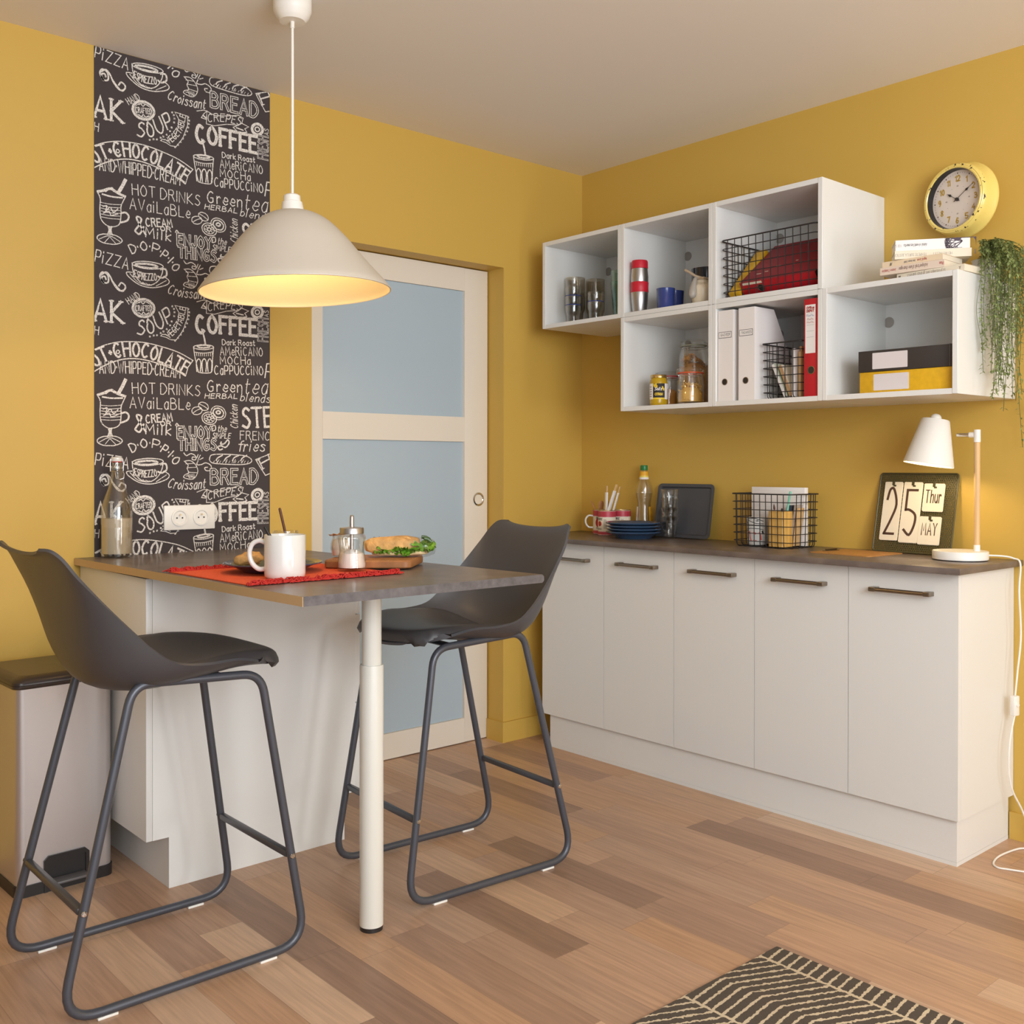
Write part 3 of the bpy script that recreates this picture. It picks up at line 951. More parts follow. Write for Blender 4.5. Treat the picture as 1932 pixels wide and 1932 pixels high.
(0.0033,0,"313,1683 313,1683 312,1683 312,1682 312,1682 312,1682 311,1682 311,1682 310,1682 310,1682 310,1682 310,1683 310,1683 310,1683 310,1684 310,1684 310,1684 311,1685 311,1685 312,1685 312,1685 312,1684 312,1684 313,1684 313,1683"),
(0.0033,0,"309,1670 309,1670 308,1669 308,1669 308,1669 308,1668 307,1668 307,1668 306,1668 306,1669 306,1669 306,1669 306,1670 306,1670 306,1670 306,1671 306,1671 307,1671 307,1671 308,1671 308,1671 308,1671 308,1671 309,1670 309,1670"),
(0.0033,0,"302,1656 302,1656 302,1656 301,1655 301,1655 301,1655 300,1655 300,1655 300,1655 299,1655 299,1655 299,1656 299,1656 299,1656 299,1657 299,1657 300,1657 300,1658 300,1658 301,1658 301,1658 301,1657 302,1657 302,1657 302,1656"),
(0.0033,0,"294,1643 294,1642 294,1642 294,1642 294,1641 293,1641 293,1641 293,1641 292,1641 292,1642 292,1642 292,1642 291,1642 292,1643 292,1643 292,1644 292,1644 293,1644 293,1644 293,1644 294,1644 294,1644 294,1644 294,1643 294,1643"),
(0.0033,0,"286,1629 286,1629 286,1628 286,1628 286,1628 285,1628 285,1628 284,1628 284,1628 284,1628 284,1628 283,1628 283,1629 283,1629 284,1630 284,1630 284,1630 284,1630 285,1630 285,1630 286,1630 286,1630 286,1630 286,1630 286,1629"),
(0.0033,0,"277,1617 277,1617 277,1616 277,1616 276,1616 276,1616 276,1616 275,1616 275,1616 275,1616 274,1616 274,1617 274,1617 274,1617 274,1618 275,1618 275,1618 275,1618 276,1619 276,1619 276,1618 277,1618 277,1618 277,1618 277,1617"),
(0.0033,0,"267,1608 267,1608 267,1607 267,1607 267,1607 266,1606 266,1606 266,1606 265,1606 265,1607 264,1607 264,1607 264,1608 264,1608 264,1608 265,1609 265,1609 266,1609 266,1609 266,1609 267,1609 267,1609 267,1609 267,1608 267,1608"),
(0.0033,0,"620,1232 560,1210 575,1187 598,1154 622,1163")]

# ------------------------------------------------------------------ the room
H = 2.5238
o = struct(MB().box(-5.2, 0.15, -5.6, 0.25, -0.1, 0.0).build('floor', M_floor, smooth=False))
o = struct(MB().box(-5.2, 0.15, -5.6, 0.25, H, H + 0.1).build('ceiling', M_ceil, smooth=False))
NX0, NX1, NZ = -1.4117, -0.4757, 2.0406
b = MB()
b.box(-5.2, NX0, 0, 0.2, 0, H)
b.box(NX1, 0.15, 0, 0.2, 0, H)
b.box(NX0, NX1, 0, 0.2, NZ, H)
b.box(NX0, NX1, 0.155, 0.2, 0, NZ)
struct(b.build('wall_back', M_wall, smooth=False))
struct(MB().box(0, 0.15, -5.6, 0, 0, H).build('wall_right', M_wall, smooth=False))
b = MB()
b.box(NX1 - 0.012, NX1, -0.012, 0.098, 0.0, 0.087)
b.box(NX1, -0.002, -0.012, 0, 0.0, 0.087)
b.box(-5.2, -2.2475, -0.012, 0, 0.0, 0.087)
struct(b.build('baseboard_back', M_wall, smooth=False))
struct(MB().box(-0.012, 0, -5.6, -1.937, 0.0, 0.087).build('baseboard_right', M_wall, smooth=False))

# sliding door in the niche: stiles, rails, two frosted panes, round flush pull
DX0, DX1 = -1.4095, -0.4826
door = struct(MB().box(DX0, -1.305, 0.1, 0.138, 0.004, 2.036, 0.0015).box(-0.609, DX1, 0.1, 0.138, 0.004, 2.036, 0.0015)
              .box(-1.3049, -0.6091, 0.1005, 0.137, 0.004, 0.107).box(-1.3049, -0.6091, 0.1005, 0.137, 1.2925, 1.398)
              .box(-1.3049, -0.6091, 0.1005, 0.137, 1.938, 2.036).build('door_1', M_door))
for z0, z1 in ((0.107, 1.2925), (1.398, 1.938)):
    MB().box(-1.3045, -0.6095, 0.112, 0.122, z0 + 0.0005, z1 - 0.0005).build('glass_pane', M_frost, door)
b = MB()
b.M = frame((-0.5331, 0.0995, 1.0445), (1, 0, 0), (0, 0, 1))
b.lathe([(0.021, -0.014), (0.021, 0.001), (0.024, 0.0035), (0.029, 0.003), (0.0305, 0), (0.0305, -0.004)], 32)
b.lathe([(0, -0.012), (0.021, -0.012)], 32)
b.build('flush_pull', M_chrome, door)


# chalkboard wallpaper strip with its printed lettering
WX, WZ0 = -2.198, 0.88
WW = 0.6157
wp = MB()
wp.M = frame((WX, -0.0012, 0), (1, 0, 0), (0, 0, 1))
wp.box(0, WW, WZ0, H - 0.001, -0.0012, 0)
wpo = wp.build('chalkboard_wallpaper', M_slate, smooth=False)
tag(wpo, 'dark grey chalkboard wallpaper strip with white cafe lettering on yellow wall', 'wallpaper')
PER = 0.648
draw = []
for w, sm, pts in WP_DRAW:
    P = [tuple(int(q) / 1000 for q in p.split(',')) for p in pts.split()]
    P = spline([(p[0], p[1], 0) for p in P], 4) if sm and len(P) > 2 else P
    draw.append(([(p[0], p[1]) for p in P], w, 0))
for s, path, cap, w, style in WP_TEXT:
    for pts, k in lettering(s, path, cap, 0.22 if style == 'i' else 0.0, style == 's'):
        P = [(p.x, p.y) for p in pts]
        draw.append((P, w * k, 0))
        if style == 'o':
            draw.append((P, w * 0.42, 1))
ch = MB()
zi = 0
for k in (-1, 0, 1, 2):
    for P, w, mi in draw:
        ys = [p[1] + k * PER for p in P]
        if max(ys) < WZ0 - 0.02 or min(ys) > H + 0.02:
            continue
        ch.ribbon([(p[0], y) for p, y in zip(P, ys)], w, (0.0003 if mi == 0 else 0.0007) + 0.00001 * (zi % 37), mi)
        zi += 1
bm = bmesh.new()
vv = [bm.verts.new(p) for p in ch.v]
for f, mi in zip(ch.f, ch.m):
    try:
        bm.faces.new([vv[i] for i in f]).material_index = mi
    except ValueError:
        pass
for co, no in (((0.001, 0, 0), (-1, 0, 0)), ((WW - 0.001, 0, 0), (1, 0, 0)), ((0, H - 0.002, 0), (0, 1, 0)), ((0, WZ0 + 0.001, 0), (0, -1, 0))):
    bmesh.ops.bisect_plane(bm, geom=list(bm.verts) + list(bm.edges) + list(bm.faces), plane_co=co, plane_no=no, clear_outer=True)
me = bpy.data.meshes.new('chalk_lettering')
bm.to_mesh(me)
bm.free()
me.materials.append(M_chalk)
me.materials.append(M_slate)
lo = bpy.data.objects.new('chalk_lettering', me)
COL.objects.link(lo)
me.transform(wp.M)
lo.parent = wpo

# double power socket on the wallpaper
so = thing('power_socket', 'white double wall socket mounted on the chalkboard wallpaper', 'socket', (-1.884, -0.0016, 1.0135))
F = frame((0, 0, 0), (1, 0, 0), (0, 0, 1))
b = MB()
b.M = F
b.box(-0.0895, 0.0895, -0.0415, 0.0415, 0, 0.009, 0.003)
b.build('cover_plate', M_wplast, so)
for sx in (-0.037, 0.039):
    b = MB()
    b.M = F @ T(sx, 0, 0.009)
    b.lathe([(0.029, 0), (0.029, 0.004), (0.026, 0.005), (0.0225, 0.0045), (0.0205, 0.0008), (0, 0.0008)], 36)
    b.mi = 1
    for px, py in ((-0.0095, -0.001), (0.0095, -0.001)):
        b.M = F @ T(sx + px, py, 0.0098)
        b.lathe([(0.0028, 0.0004), (0, 0.0004)], 12)
    b.M = F @ T(sx, 0.0095, 0.0098)
    b.mi = 2
    b.cyl(0.003, 0, 0.006, 12)
    b.build('outlet', [M_wplast, M_black, M_chrome], so)

# ------------------------------------------------------------------ island: cabinet and bar table
ic = thing('island_cabinet', 'white base cabinet standing under the bar table against the back wall', 'cabinet', (-1.9, -0.27, 0))
b = MB()
X0, X1 = -2.246 + 1.9, -1.568 + 1.9
Y0, Y1 = -0.5403 + 0.27, 0.27
b.box(X0 + 0.0185, X1, Y0, Y1 - 0.002, 0.1444, 0.874)
b.build('carcass', M_white, ic, smooth=False)
MB().box(X0, X0 + 0.018, Y0, Y1 - 0.0135, 0.1444, 0.874, 0.001).build('back_panel', M_white, ic)
MB().box(-2.1806 + 1.9, -1.6072 + 1.9, Y0 + 0.001, Y1 - 0.02, 0.0, 0.1442).build('plinth', M_white, ic, smooth=False)
for z0, z1 in ((0.1464, 0.4275), (0.4315, 0.7115), (0.7155, 0.872)):
    MB().box(X1 + 0.0008, X1 + 0.0188, Y0 + 0.002, Y1 - 0.012, z0, z1, 0.001).build('drawer_front', M_white, ic)

bt = thing('bar_table', 'dark stone-look bar table top on one thick white telescopic leg', 'table', (-1.8945, -1.1278, 0))


def tz(y):
    return 0.8967 - 0.00952 * y


b = MB()
b.M = T(1.8945, 1.1278, 0)
TX0, TX1, TY1 = -2.2605, -1.5619, -1.4187
th = 0.0212
prof = [(TX0 + 0.0012, tz(0) - th), (TX1 - 0.006, tz(0) - th), (TX1, tz(0) - th + 0.005), (TX1, tz(0) - 0.005), (TX1 - 0.006, tz(0)), (TX0 + 0.0012, tz(0))]
vs = [(x, -0.002, z) for x, z in prof] + [(x, TY1, z + tz(TY1) - tz(0)) for x, z in prof]
n = len(prof)
b.add(vs, [tuple(range(n - 1, -1, -1))], 0)
b.add(vs, [tuple(range(n, 2 * n))], 1)
b.add(vs, [(i, (i + 1) % n, n + (i + 1) % n, n + i) for i in range(n)], 0)
b.build('tabletop', [M_top, M_tedge], bt, ang=30)
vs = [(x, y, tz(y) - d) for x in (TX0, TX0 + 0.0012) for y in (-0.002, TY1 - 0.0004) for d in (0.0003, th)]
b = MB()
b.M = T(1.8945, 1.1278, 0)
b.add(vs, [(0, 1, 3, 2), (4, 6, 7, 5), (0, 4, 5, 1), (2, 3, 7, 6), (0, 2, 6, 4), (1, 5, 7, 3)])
b.build('edge_band', M_warmband, bt, smooth=False)
MB().cyl(0.0252, 0.6, tz(-1.1278) - th - 0.0004, 40).build('upper_tube', M_leg, bt)
MB().lathe([(0.0, 0.012), (0.0305, 0.012), (0.0305, 0.676), (0.0295, 0.679), (0.0255, 0.679), (0.0255, 0.66)], 40).build('lower_tube', M_leg, bt)
MB().cyl(0.029, 0.0, 0.0118, 32).build('foot', M_black, bt)

# ------------------------------------------------------------------ base cabinets along the right-hand wall
YS = [-0.1452 - 0.36 * k for k in range(6)]
CB, CT = 0.1388, 0.868
names = ['in the corner next to the back wall', 'second from the corner', 'in the middle of the row of five', 'fourth from the corner', 'at the free end of the row']
proto = None
for k in range(5):
    lab = 'white handle-door base cabinet under the worktop, ' + names[k]
    loc = (-0.3634, YS[k], 0)
    if proto is None:
        proto = thing('base_cabinet', lab, 'cabinet', loc, 0, 'white base cabinets under the long worktop')
        MB().box(0.0005, 0.362, -0.3596, -0.0004, CB, CT).build('carcass', M_white, proto, smooth=False)
        MB().box(-0.018, 0, -0.3588, -0.0012, CB, CT - 0.001).build('door', M_white, proto, smooth=False)
        d = [c for c in proto.children if c.name == 'door'][0]
        b = MB()
        b.tube([(-0.044, -0.0905, 0.8055), (-0.044, -0.2815, 0.8055)], 0.0068, 16)
        for y in (-0.0905, -0.2815):
            b.box(-0.0512, -0.018, y - 0.004 if y < -0.2 else y - 0.018, y + 0.018 if y < -0.2 else y + 0.004, 0.7985, 0.8125, 0.0025)
        b.build('handle', M_satin, d)
    else:
        dup(proto, loc, 0, lab)
o = MB().box(-0.3663, -0.0135, -0.1792, -1.9348, 0.012, CB - 0.0005).box(-0.3672, -0.0135, -0.1795, -1.9353, 0.0, 0.0115).build('plinth', [M_white], smooth=False)
tag(o, 'long white plinth board under the row of white base cabinets', 'plinth')
o = MB().box(-0.4362, -0.0005, -0.0015, -1.9737, 0.8732, 0.8922, 0.0012).build('worktop', M_top)
tag(o, 'long dark stone-look worktop on the white base cabinets', 'worktop')
WT = 0.8925

# ------------------------------------------------------------------ wall cubes
QY = [-0.1587, -0.6074, -1.0508, -1.4968, -1.9466]
Z1, Z2, Z3 = 1.4026, 1.7681, 2.1333
PT = 0.0168


def cube(y0, y1, z0, z1, label):
    D = 0.3964
    t = thing('wall_cube', label, 'shelf', (0, (y0 + y1) / 2, z0), 0, 'white open wall cubes')
    w = (y0 - y1) / 2 - 0.0003
    h = z1 - z0 - 0.0006
    for s in (1, -1):
        MB().box(-D, -0.0005, s * w, s * (w - PT), 0.0003, h, 0.0012, seg=1).build('side_panel', M_white, t)
    MB().box(-D + 0.001, -0.0005, -w + PT, w - PT, 0.0003, PT).build('bottom_panel', M_white, t, smooth=False)
    MB().box(-D + 0.001, -0.0005, -w + PT, w - PT, h - PT, h).build('top_panel', M_white, t, smooth=False)
    MB().box(-0.022, -0.016, -w + PT + 0.0002, w - PT - 0.0002, PT + 0.0002, h - PT - 0.0002).build('back_panel', M_white, t, smooth=False)
    b = MB()
    b.M = frame((-0.0222, w - 0.0225 - 0.007, h - 0.078), (0, -1, 0), (0, 0, 1))
    b.lathe([(0.0185, 0), (0.0185, 0.0018), (0.0165, 0.003), (0, 0.003)], 28)
    b.build('hole_cap', M_grey, t)
    return t


cube(QY[0], QY[1], Z2, Z3, 'small upper wall cube in the room corner holding stacked drinking glasses')
cube(QY[1], QY[2], Z2, Z3, 'upper white wall cube holding the red and steel travel mug')
cube(QY[1], QY[2], Z1, Z2, 'lower white wall cube holding pasta jars and lemon curd')
cube(QY[2], QY[3], Z2, Z3, 'upper white wall cube holding the basket with red folder')
cube(QY[2], QY[3], Z1, Z2, 'lower white wall cube holding magazine files and red binder')
cube(QY[3], QY[4], Z1, Z2, 'white wall cube at the end with books on top')
SU, SL = Z2 + 0.0003 + PT + 0.0004, Z1 + 0.0003 + PT + 0.0004

# ------------------------------------------------------------------ pendant lamp
PX_, PY_ = -1.893, -0.718
pl = thing('pendant_lamp', 'cream bell-shaped pendant lamp hanging lit above the bar table', 'lamp', (PX_, PY_, 0))
MB().lathe([(0, 2.455), (0.036, 2.455), (0.043, 2.462), (0.047, 2.468), (0.052, 2.48), (0.054, 2.484), (0.054, H - 0.0005), (0, H - 0.0005)], 40).cyl(0.006, 2.436, 2.4552, 16).build('ceiling_cup', M_wplast, pl)
ZR = 1.686
tilt = T(0, 0, ZR + 0.24) @ Matrix.Rotation(R(-2.6), 4, Vector((0.664, 0.747, 0))) @ T(0, 0, -ZR - 0.24)
MB().tube(spline([(0, 0, 2.44), (0.001, 0.0012, 2.2), (0, 0, 1.955)], 8), 0.0042, 10).build('cord', M_wplast, pl)
b = MB()
b.M = tilt
b.lathe([(0, ZR + 0.276), (0.0185, ZR + 0.276), (0.0235, ZR + 0.272), (0.0245, ZR + 0.256), (0.0285, ZR + 0.254), (0.033, ZR + 0.226), (0, ZR + 0.226)], 32)
b.build('lamp_holder', M_wplast, pl)
pr = [(0.268, 0), (0.262, 0.012), (0.24, 0.038), (0.217, 0.065), (0.197, 0.09), (0.178, 0.114), (0.159, 0.139), (0.138, 0.163), (0.114, 0.188), (0.088, 0.208), (0.06, 0.222), (0.034, 0.229)]
prz = spline([(r, 0, z) for r, z in pr], 3)
b = MB()
b.M = tilt @ T(0, 0, ZR)
b.lathe([(p.x, p.z) for p in prz] + [(0.02, 0.23)], 72, 0)
b.lathe([(max(p.x - 0.0025, 0.004), p.z - 0.0012) for p in prz[::-1]] + [(0.2655, -0.0012)], 72, 1)
b.lathe([(0.2655, -0.0012), (0.2672, -0.0028), (0.2696, -0.002), (0.27, 0.0012), (0.268, 0.002)], 72, 0)
b.build('lamp_shade', [M_shade, M_inner], pl)
MB().lathe([(0, ZR + 0.085), (0.02, ZR + 0.089), (0.03, ZR + 0.105), (0.03, ZR + 0.12), (0.018, ZR + 0.15), (0.0135, ZR + 0.17), (0.0135, ZR + 0.226), (0, ZR + 0.226)], 24).build('bulb', M_bulb, pl)
d = bpy.data.lights.new('pendant_glow', 'POINT')
d.energy = 5.0
d.color = (1.0, 0.66, 0.30)
d.shadow_soft_size = 0.03
lo = bpy.data.objects.new('pendant_glow', d)
COL.objects.link(lo)
lo.location = (PX_, PY_, ZR + 0.035)

# ------------------------------------------------------------------ bar stools
ST = [(0.274, 0.697, 0.205, 0.708, 0.150), (0.238, 0.703, 0.175, 0.724, 0.203), (0.14, 0.701, 0.10, 0.742, 0.230), (0.03, 0.686, 0.02, 0.742, 0.237),
      (-0.08, 0.671, -0.05, 0.752, 0.238), (-0.165, 0.690, -0.10, 0.785, 0.236), (-0.210, 0.75, -0.145, 0.830, 0.232), (-0.235, 0.84, -0.195, 0.885, 0.222),
      (-0.255, 0.92, -0.247, 0.948, 0.208), (-0.274, 0.968, -0.275, 0.990, 0.192), (-0.292, 0.992, -0.296, 1.010, 0.176), (-0.306, 0.998, -0.312, 1.012, 0.145)]


def st_at(v):
    x = v * (len(ST) - 1)
    i = min(int(x), len(ST) - 2)
    t = x - i
    p0, p1, p2, p3 = ST[max(i - 1, 0)], ST[i], ST[i + 1], ST[min(i + 2, len(ST) - 1)]
    return [0.5 * (2 * b + (c - a) * t + (2 * a - 5 * b + 4 * c - d) * t * t + (3 * b - a - 3 * c + d) * t ** 3) for a, b, c, d in zip(p0, p1, p2, p3)]


def shell_pt(u, v):
    xc, zc, xe, ze, w = st_at(v)
    s = abs(u) ** 2.0
    return Vector((xc + (xe - xc) * s, w * math.sin(u * PI / 2 * 0.82) / math.sin(PI / 2 * 0.82), zc + (ze - zc) * s))


def shell_n(u, v):
    e = 0.004
    du = shell_pt(min(u + e, 1), v) - shell_pt(max(u - e, -1), v)
    dv = shell_pt(u, min(v + e, 1)) - shell_pt(u, max(v - e, 0))
    n = du.cross(dv)
    n.normalize()
    return n


def make_stool(label, loc, rz):
    t = thing('bar_stool', label, 'stool', loc, rz, 'charcoal bucket bar stools')
    NU, NV, TH = 28, 44, 0.0075
    b = MB()
    top = [[shell_pt(-1 + 2 * i / NU, j / NV) for i in range(NU + 1)] for j in range(NV + 1)]
    bot = [[shell_pt(-1 + 2 * i / NU, j / NV) - shell_n(-1 + 2 * i / NU, j / NV) * TH for i in range(NU + 1)] for j in range(NV + 1)]
    n1 = (NU + 1) * (NV + 1)
    vs = [p for r in top for p in r] + [p for r in bot for p in r]
    fs = []
    for j in range(NV):
        for i in range(NU):
            a = j * (NU + 1) + i
            q = (a, a + 1, a + NU + 2, a + NU + 1)
            fs += [q[::-1], tuple(x + n1 for x in q)]
    rim = [i for i in range(NU + 1)] + [j * (NU + 1) + NU for j in range(1, NV + 1)] + [NV * (NU + 1) + i for i in range(NU - 1, -1, -1)] + [j * (NU + 1) for j in range(NV - 1, 0, -1)]
    for k in range(len(rim)):
        p, q = rim[k], rim[(k + 1) % len(rim)]
        fs.append((p, q, q + n1, p + n1))
    b.add(vs, fs)
    b.build('seat_shell', M_char, t, ang=60)
    b = MB()
    NU2, NV2 = 24, 26
    v0, v1 = 0.025, 0.43

    def cush(i, j, h):
        k = -1 + 2 * j / NV2
        lim = 0.93 * (1 - (0.42 if k > 0 else 0.12) * abs(k) ** 5)
        un = -1 + 2 * i / NU2
        u, v = lim * un, v0 + (v1 - v0) * j / NV2
        f = max(0.0, (1 - abs(un) ** 5)) ** 0.5 * max(0.0, (1 - abs(k) ** 7)) ** 0.5
        return shell_pt(u, v) + shell_n(u, v) * (0.002 + h * f)
    n1 = (NU2 + 1) * (NV2 + 1)
    vs = [cush(i, j, 0.03) for j in range(NV2 + 1) for i in range(NU2 + 1)] + [cush(i, j, 0.0005) for j in range(NV2 + 1) for i in range(NU2 + 1)]
    fs = []
    for j in range(NV2):
        for i in range(NU2):
            a = j * (NU2 + 1) + i
            q = (a, a + 1, a + NU2 + 2, a + NU2 + 1)
            fs += [q[::-1], tuple(x + n1 for x in q)]
    b.add(vs, fs)
    b.build('seat_cushion', M_seat, t, ang=70)
    for s in (1, -1):
        def P(x, z):
            return (x, s * (0.203 - (z - 0.0155) * 0.032 / 0.675), z)
        loop = fillet([P(-0.122, 0.702), P(0.188, 0.686), P(0.292, 0.0155), P(-0.29, 0.0155)], [0.055, 0.06, 0.07, 0.07], 8)
        b = MB()
        b.tube(loop, 0.0102, 12, closed=True)
        leg = b.build('leg_frame', M_frame, t)
        for x in (-0.19, 0.19):
            MB().box(x - 0.022, x + 0.022, s * 0.203 - 0.0065, s * 0.203 + 0.0065, 0.0, 0.0065, 0.002).build('floor_glide', M_wplast, leg)
        for x in (-0.2385, 0.2565):
            b = MB()
            b.M = frame((x, s * 0.2025, 0.235), (1, 0, 0), (0, 0, 1)) if s < 0 else frame((x, s * 0.2025, 0.235), (-1, 0, 0), (0, 0, 1))
            b.lathe([(0.0066, 0), (0.0066, 0.0012), (0.005, 0.0032), (0.0022, 0.0036), (0.0018, 0.0028), (0, 0.0028)], 16)
            b.build('screw', M_chrome, leg)
    for x in (-0.2385, 0.2565):
        MB().box(x - 0.0085, x + 0.0085, -0.1835, 0.1835, 0.2265, 0.2435, 0.005).build('footrest', M_frame, t)
    for x, z in ((0.105, 0.6795),):
        br = MB().box(x - 0.02, x + 0.02, -0.163, 0.163, z, z + 0.004, 0.001).build('seat_bracket', M_frame, t)
        for y in (-0.1, 0.1):
            b = MB()
            b.M = T(x, y, z - 0.0075)
            b.lathe([(0, 0), (0.006, 0.001), (0.006, 0.0074), (0, 0.0074)], 12).build('bolt', M_chrome, br)
    return t


make_stool('charcoal bucket bar stool on sled frame beside the steel waste bin', (-2.366, -0.905, 0), 0)
make_stool('charcoal bucket bar stool on sled frame in front of the sliding glass door', (-1.468, -0.93, 0), 176.5)

# ------------------------------------------------------------------ waste bin
wb = thing('waste_bin', 'brushed steel pedal bin with dark lid behind the bar stool', 'bin', (-2.397, -0.185, 0), 2)
RB = rrect(-0.132, 0.132, -0.15, 0.15, 0.022, 6)
MB().prism(RB, 0.032, 0.5725).build('body', M_bin, wb, ang=30)
MB().prism(rrect(-0.136, 0.136, -0.154, 0.154, 0.026, 6), 0.0, 0.0315).build('base', M_black, wb)
b = MB()
ring = lambda o_, z: [(x, y, z) for x, y in rrect(-0.14 + o_, 0.14 - o_, -0.158 + o_, 0.158 - o_, 0.026, 6)]
L_ = [ring(0.002, 0.573), ring(0, 0.576), ring(0, 0.5825), ring(0.0012, 0.583), ring(0.0, 0.5835), ring(0.0, 0.591), ring(0.004, 0.597), ring(0.022, 0.6065), ring(0.028, 0.607)]
n = len(L_[0])
vs = [p for r in L_ for p in r]
fs = [tuple(range(n - 1, -1, -1)), tuple(range((len(L_) - 1) * n, len(L_) * n))]
for k in range(len(L_) - 1):
    fs += [(k * n + i, k * n + (i + 1) % n, (k + 1) * n + (i + 1) % n, (k + 1) * n + i) for i in range(n)]
b.add(vs, fs)
b.build('lid', mat('brown_black_plastic', (62, 52, 48), 0.28), wb)
b = MB()
b.M = frame((0.0, -0.1505, 0.0), (1, 0, 0), (0, 0, 1))
arch = [(-0.062, 0.0), (-0.062, 0.088), (-0.05, 0.1), (0.05, 0.1), (0.062, 0.088), (0.062, 0.0)]
inn = [(0.052, 0.0), (0.052, 0.084), (0.046, 0.09), (-0.046, 0.09), (-0.052, 0.084), (-0.052, 0.0)]
b.prism(arch[:3] + arch[3:] + inn, 0.0, 0.006)
b.box(-0.0519, 0.0519, 0.002, 0.0895, 0.0, 0.0015)
b.build('pedal_recess', M_black, wb)
MB().box(-0.05, 0.05, -0.196, -0.153, 0.028, 0.036, 0.003).build('pedal', mat('grey_pedal', (96, 92, 92), 0.4), wb)

# ------------------------------------------------------------------ rug
o = MB().box(-2.06, -1.215, -3.2, -1.8855, 0.0, 0.012, 0.004).build('rug', M_rug)
tag(o, 'dark brown rug with cream chevron stripes on the wood floor', 'rug')


# ------------------------------------------------------------------ reusable glass and crockery shapes
def tumbler(rt, rb, h, t=0.0018, facet=0, step=0.0):
    p = [(0, 0), (rb, 0), (rb + 0.0006, 0.002)]
    if step:
        p += [(rb + (rt - rb) * 0.35, h * step), (rt * 0.99, h * (step + 0.1)), (rt, h * (step + 0.14))]
    p += [(rt, h - 0.0006), (rt - t / 2, h), (rt - t, h - 0.0006)]
    if step:
        p += [(rt - t, h * (step + 0.16)), (rb + (rt - rb) * 0.35 - t, h * step)]
    p += [(rb - t, 0.006), (0, 0.0055)]
    return p


def stack(n, kind, labels, group, x, y, z, dz, prof, m, seg=36, rim=None, wob=None):
    for i in range(n):
        t = thing(kind, labels[i], 'glass', (x + (wob[i] if wob else 0), y, z + dz * i), 0, group)
        MB().lathe(prof, seg).build('bowl', m, t)
        if rim and rim[i]:
            rt, h = rim[i]
            MB().lathe([(rt, h - 0.0024), (rt + 0.0013, h - 0.0012), (rt + 0.0008, h + 0.0004), (rt - 0.0005, h - 0.0004), (rt, h - 0.0024)], seg).build('rim_band', M_bluetint, t)


# ------------------------------------------------------------------ small corner cube: stacked glasses
sm = tumbler(0.041, 0.030, 0.135, 0.0022, step=0.42)
stack(2, 'smoked_tumbler', ['lower smoked tumbler of the stack against the outer side of the corner cube', 'top smoked tumbler of the stack against the outer side of the corner cube'],
      'smoked tumblers', -0.262, -0.2225, SU, 0.07, sm, G_smoke)
stack(2, 'smoked_tumbler', ['lower smoked tumbler of the stack at the back of the corner cube', 'top smoked tumbler of the stack at the back of the corner cube'],
      'smoked tumblers', -0.172, -0.2525, SU, 0.07, sm, G_smoke)
cl = tumbler(0.0335, 0.0265, 0.075, 0.0018, step=0.5)
stack(4, 'clear_tumbler', ['bottom clear tumbler of the tall stack, blue rim', 'second clear tumbler from the bottom of the tall stack, blue rim',
                           'third clear tumbler from the bottom of the tall stack', 'topmost clear tumbler of the tall stack'],
      'short clear tumblers', -0.338, -0.2845, SU, 0.0385, cl, G_clear, rim=[(0.0332, 0.075), (0.0332, 0.075), None, None])
stack(2, 'clear_tumbler', ['lower clear tumbler of the short stack of two, blue rim', 'upper clear tumbler of the short stack of two'],
      'short clear tumblers', -0.335, -0.4115, SU, 0.0385, cl, G_clear, rim=[(0.0332, 0.075), None])
stack(2, 'teal_tumbler', ['lower blue-green ribbed tumbler at the inner end of the corner cube', 'upper blue-green ribbed tumbler at the inner end of the corner cube'],
      'blue-green tumblers', -0.30, -0.5155, SU, 0.045, tumbler(0.039, 0.026, 0.145, 0.0025), G_teal, 14)

# ------------------------------------------------------------------ upper middle cube: travel mug, cups, pitcher, jug
tm = thing('travel_mug', 'tall steel travel mug with red lid and red grip band', 'travel mug', (-0.35, -0.6645, SU))
MB().lathe([(0, 0), (0.026, 0), (0.0275, 0.003), (0.0325, 0.05), (0.0335, 0.0779), (0.033, 0.08), (0.033, 0.116), (0.0335, 0.1181), (0.0338, 0.14), (0.031, 0.17), (0, 0.17)], 40).build('body', M_steel, tm)
MB().lathe([(0.0335, 0.078), (0.0346, 0.08), (0.034, 0.098), (0.0348, 0.116), (0.0335, 0.118)], 40).build('grip_band', M_red, tm)
b = MB()
b.lathe([(0.031, 0.1705), (0.0322, 0.172), (0.0318, 0.196), (0.0295, 0.202), (0.027, 0.2), (0, 0.196)], 40)
b.build('lid', M_red, tm)


def cup(name, label, cat, loc, prof, m, group=None, handle=None, seg=40):
    t = thing(name, label, cat, loc, 0, group)
    MB().lathe(prof, seg).build('body', m, t)
    return t


cprof = [(0, 0), (0.031, 0), (0.0325, 0.002), (0.0355, 0.078), (0.0362, 0.08), (0.0345, 0.0805), (0.033, 0.077), (0.030, 0.004), (0, 0.004)]
cup('blue_cup', 'cobalt blue glazed cup beside the red and steel travel mug', 'cup', (-0.335, -0.7835, SU), cprof, M_mugblue, 'cobalt blue cups')
cup('blue_cup', 'cobalt blue glazed cup half hidden behind the other blue cup', 'cup', (-0.262, -0.7675, SU), cprof, M_mugblue, 'cobalt blue cups')
cup('dark_pitcher', 'tall dark glazed pot at the back behind the cream jug', 'pot', (-0.19, -0.8665, SU),
    [(0, 0), (0.056, 0), (0.058, 0.003), (0.058, 0.07), (0.0585, 0.073), (0.059, 0.158), (0.0605, 0.161), (0.0575, 0.1615), (0.055, 0.157), (0.054, 0.004), (0, 0.004)], M_dglass)
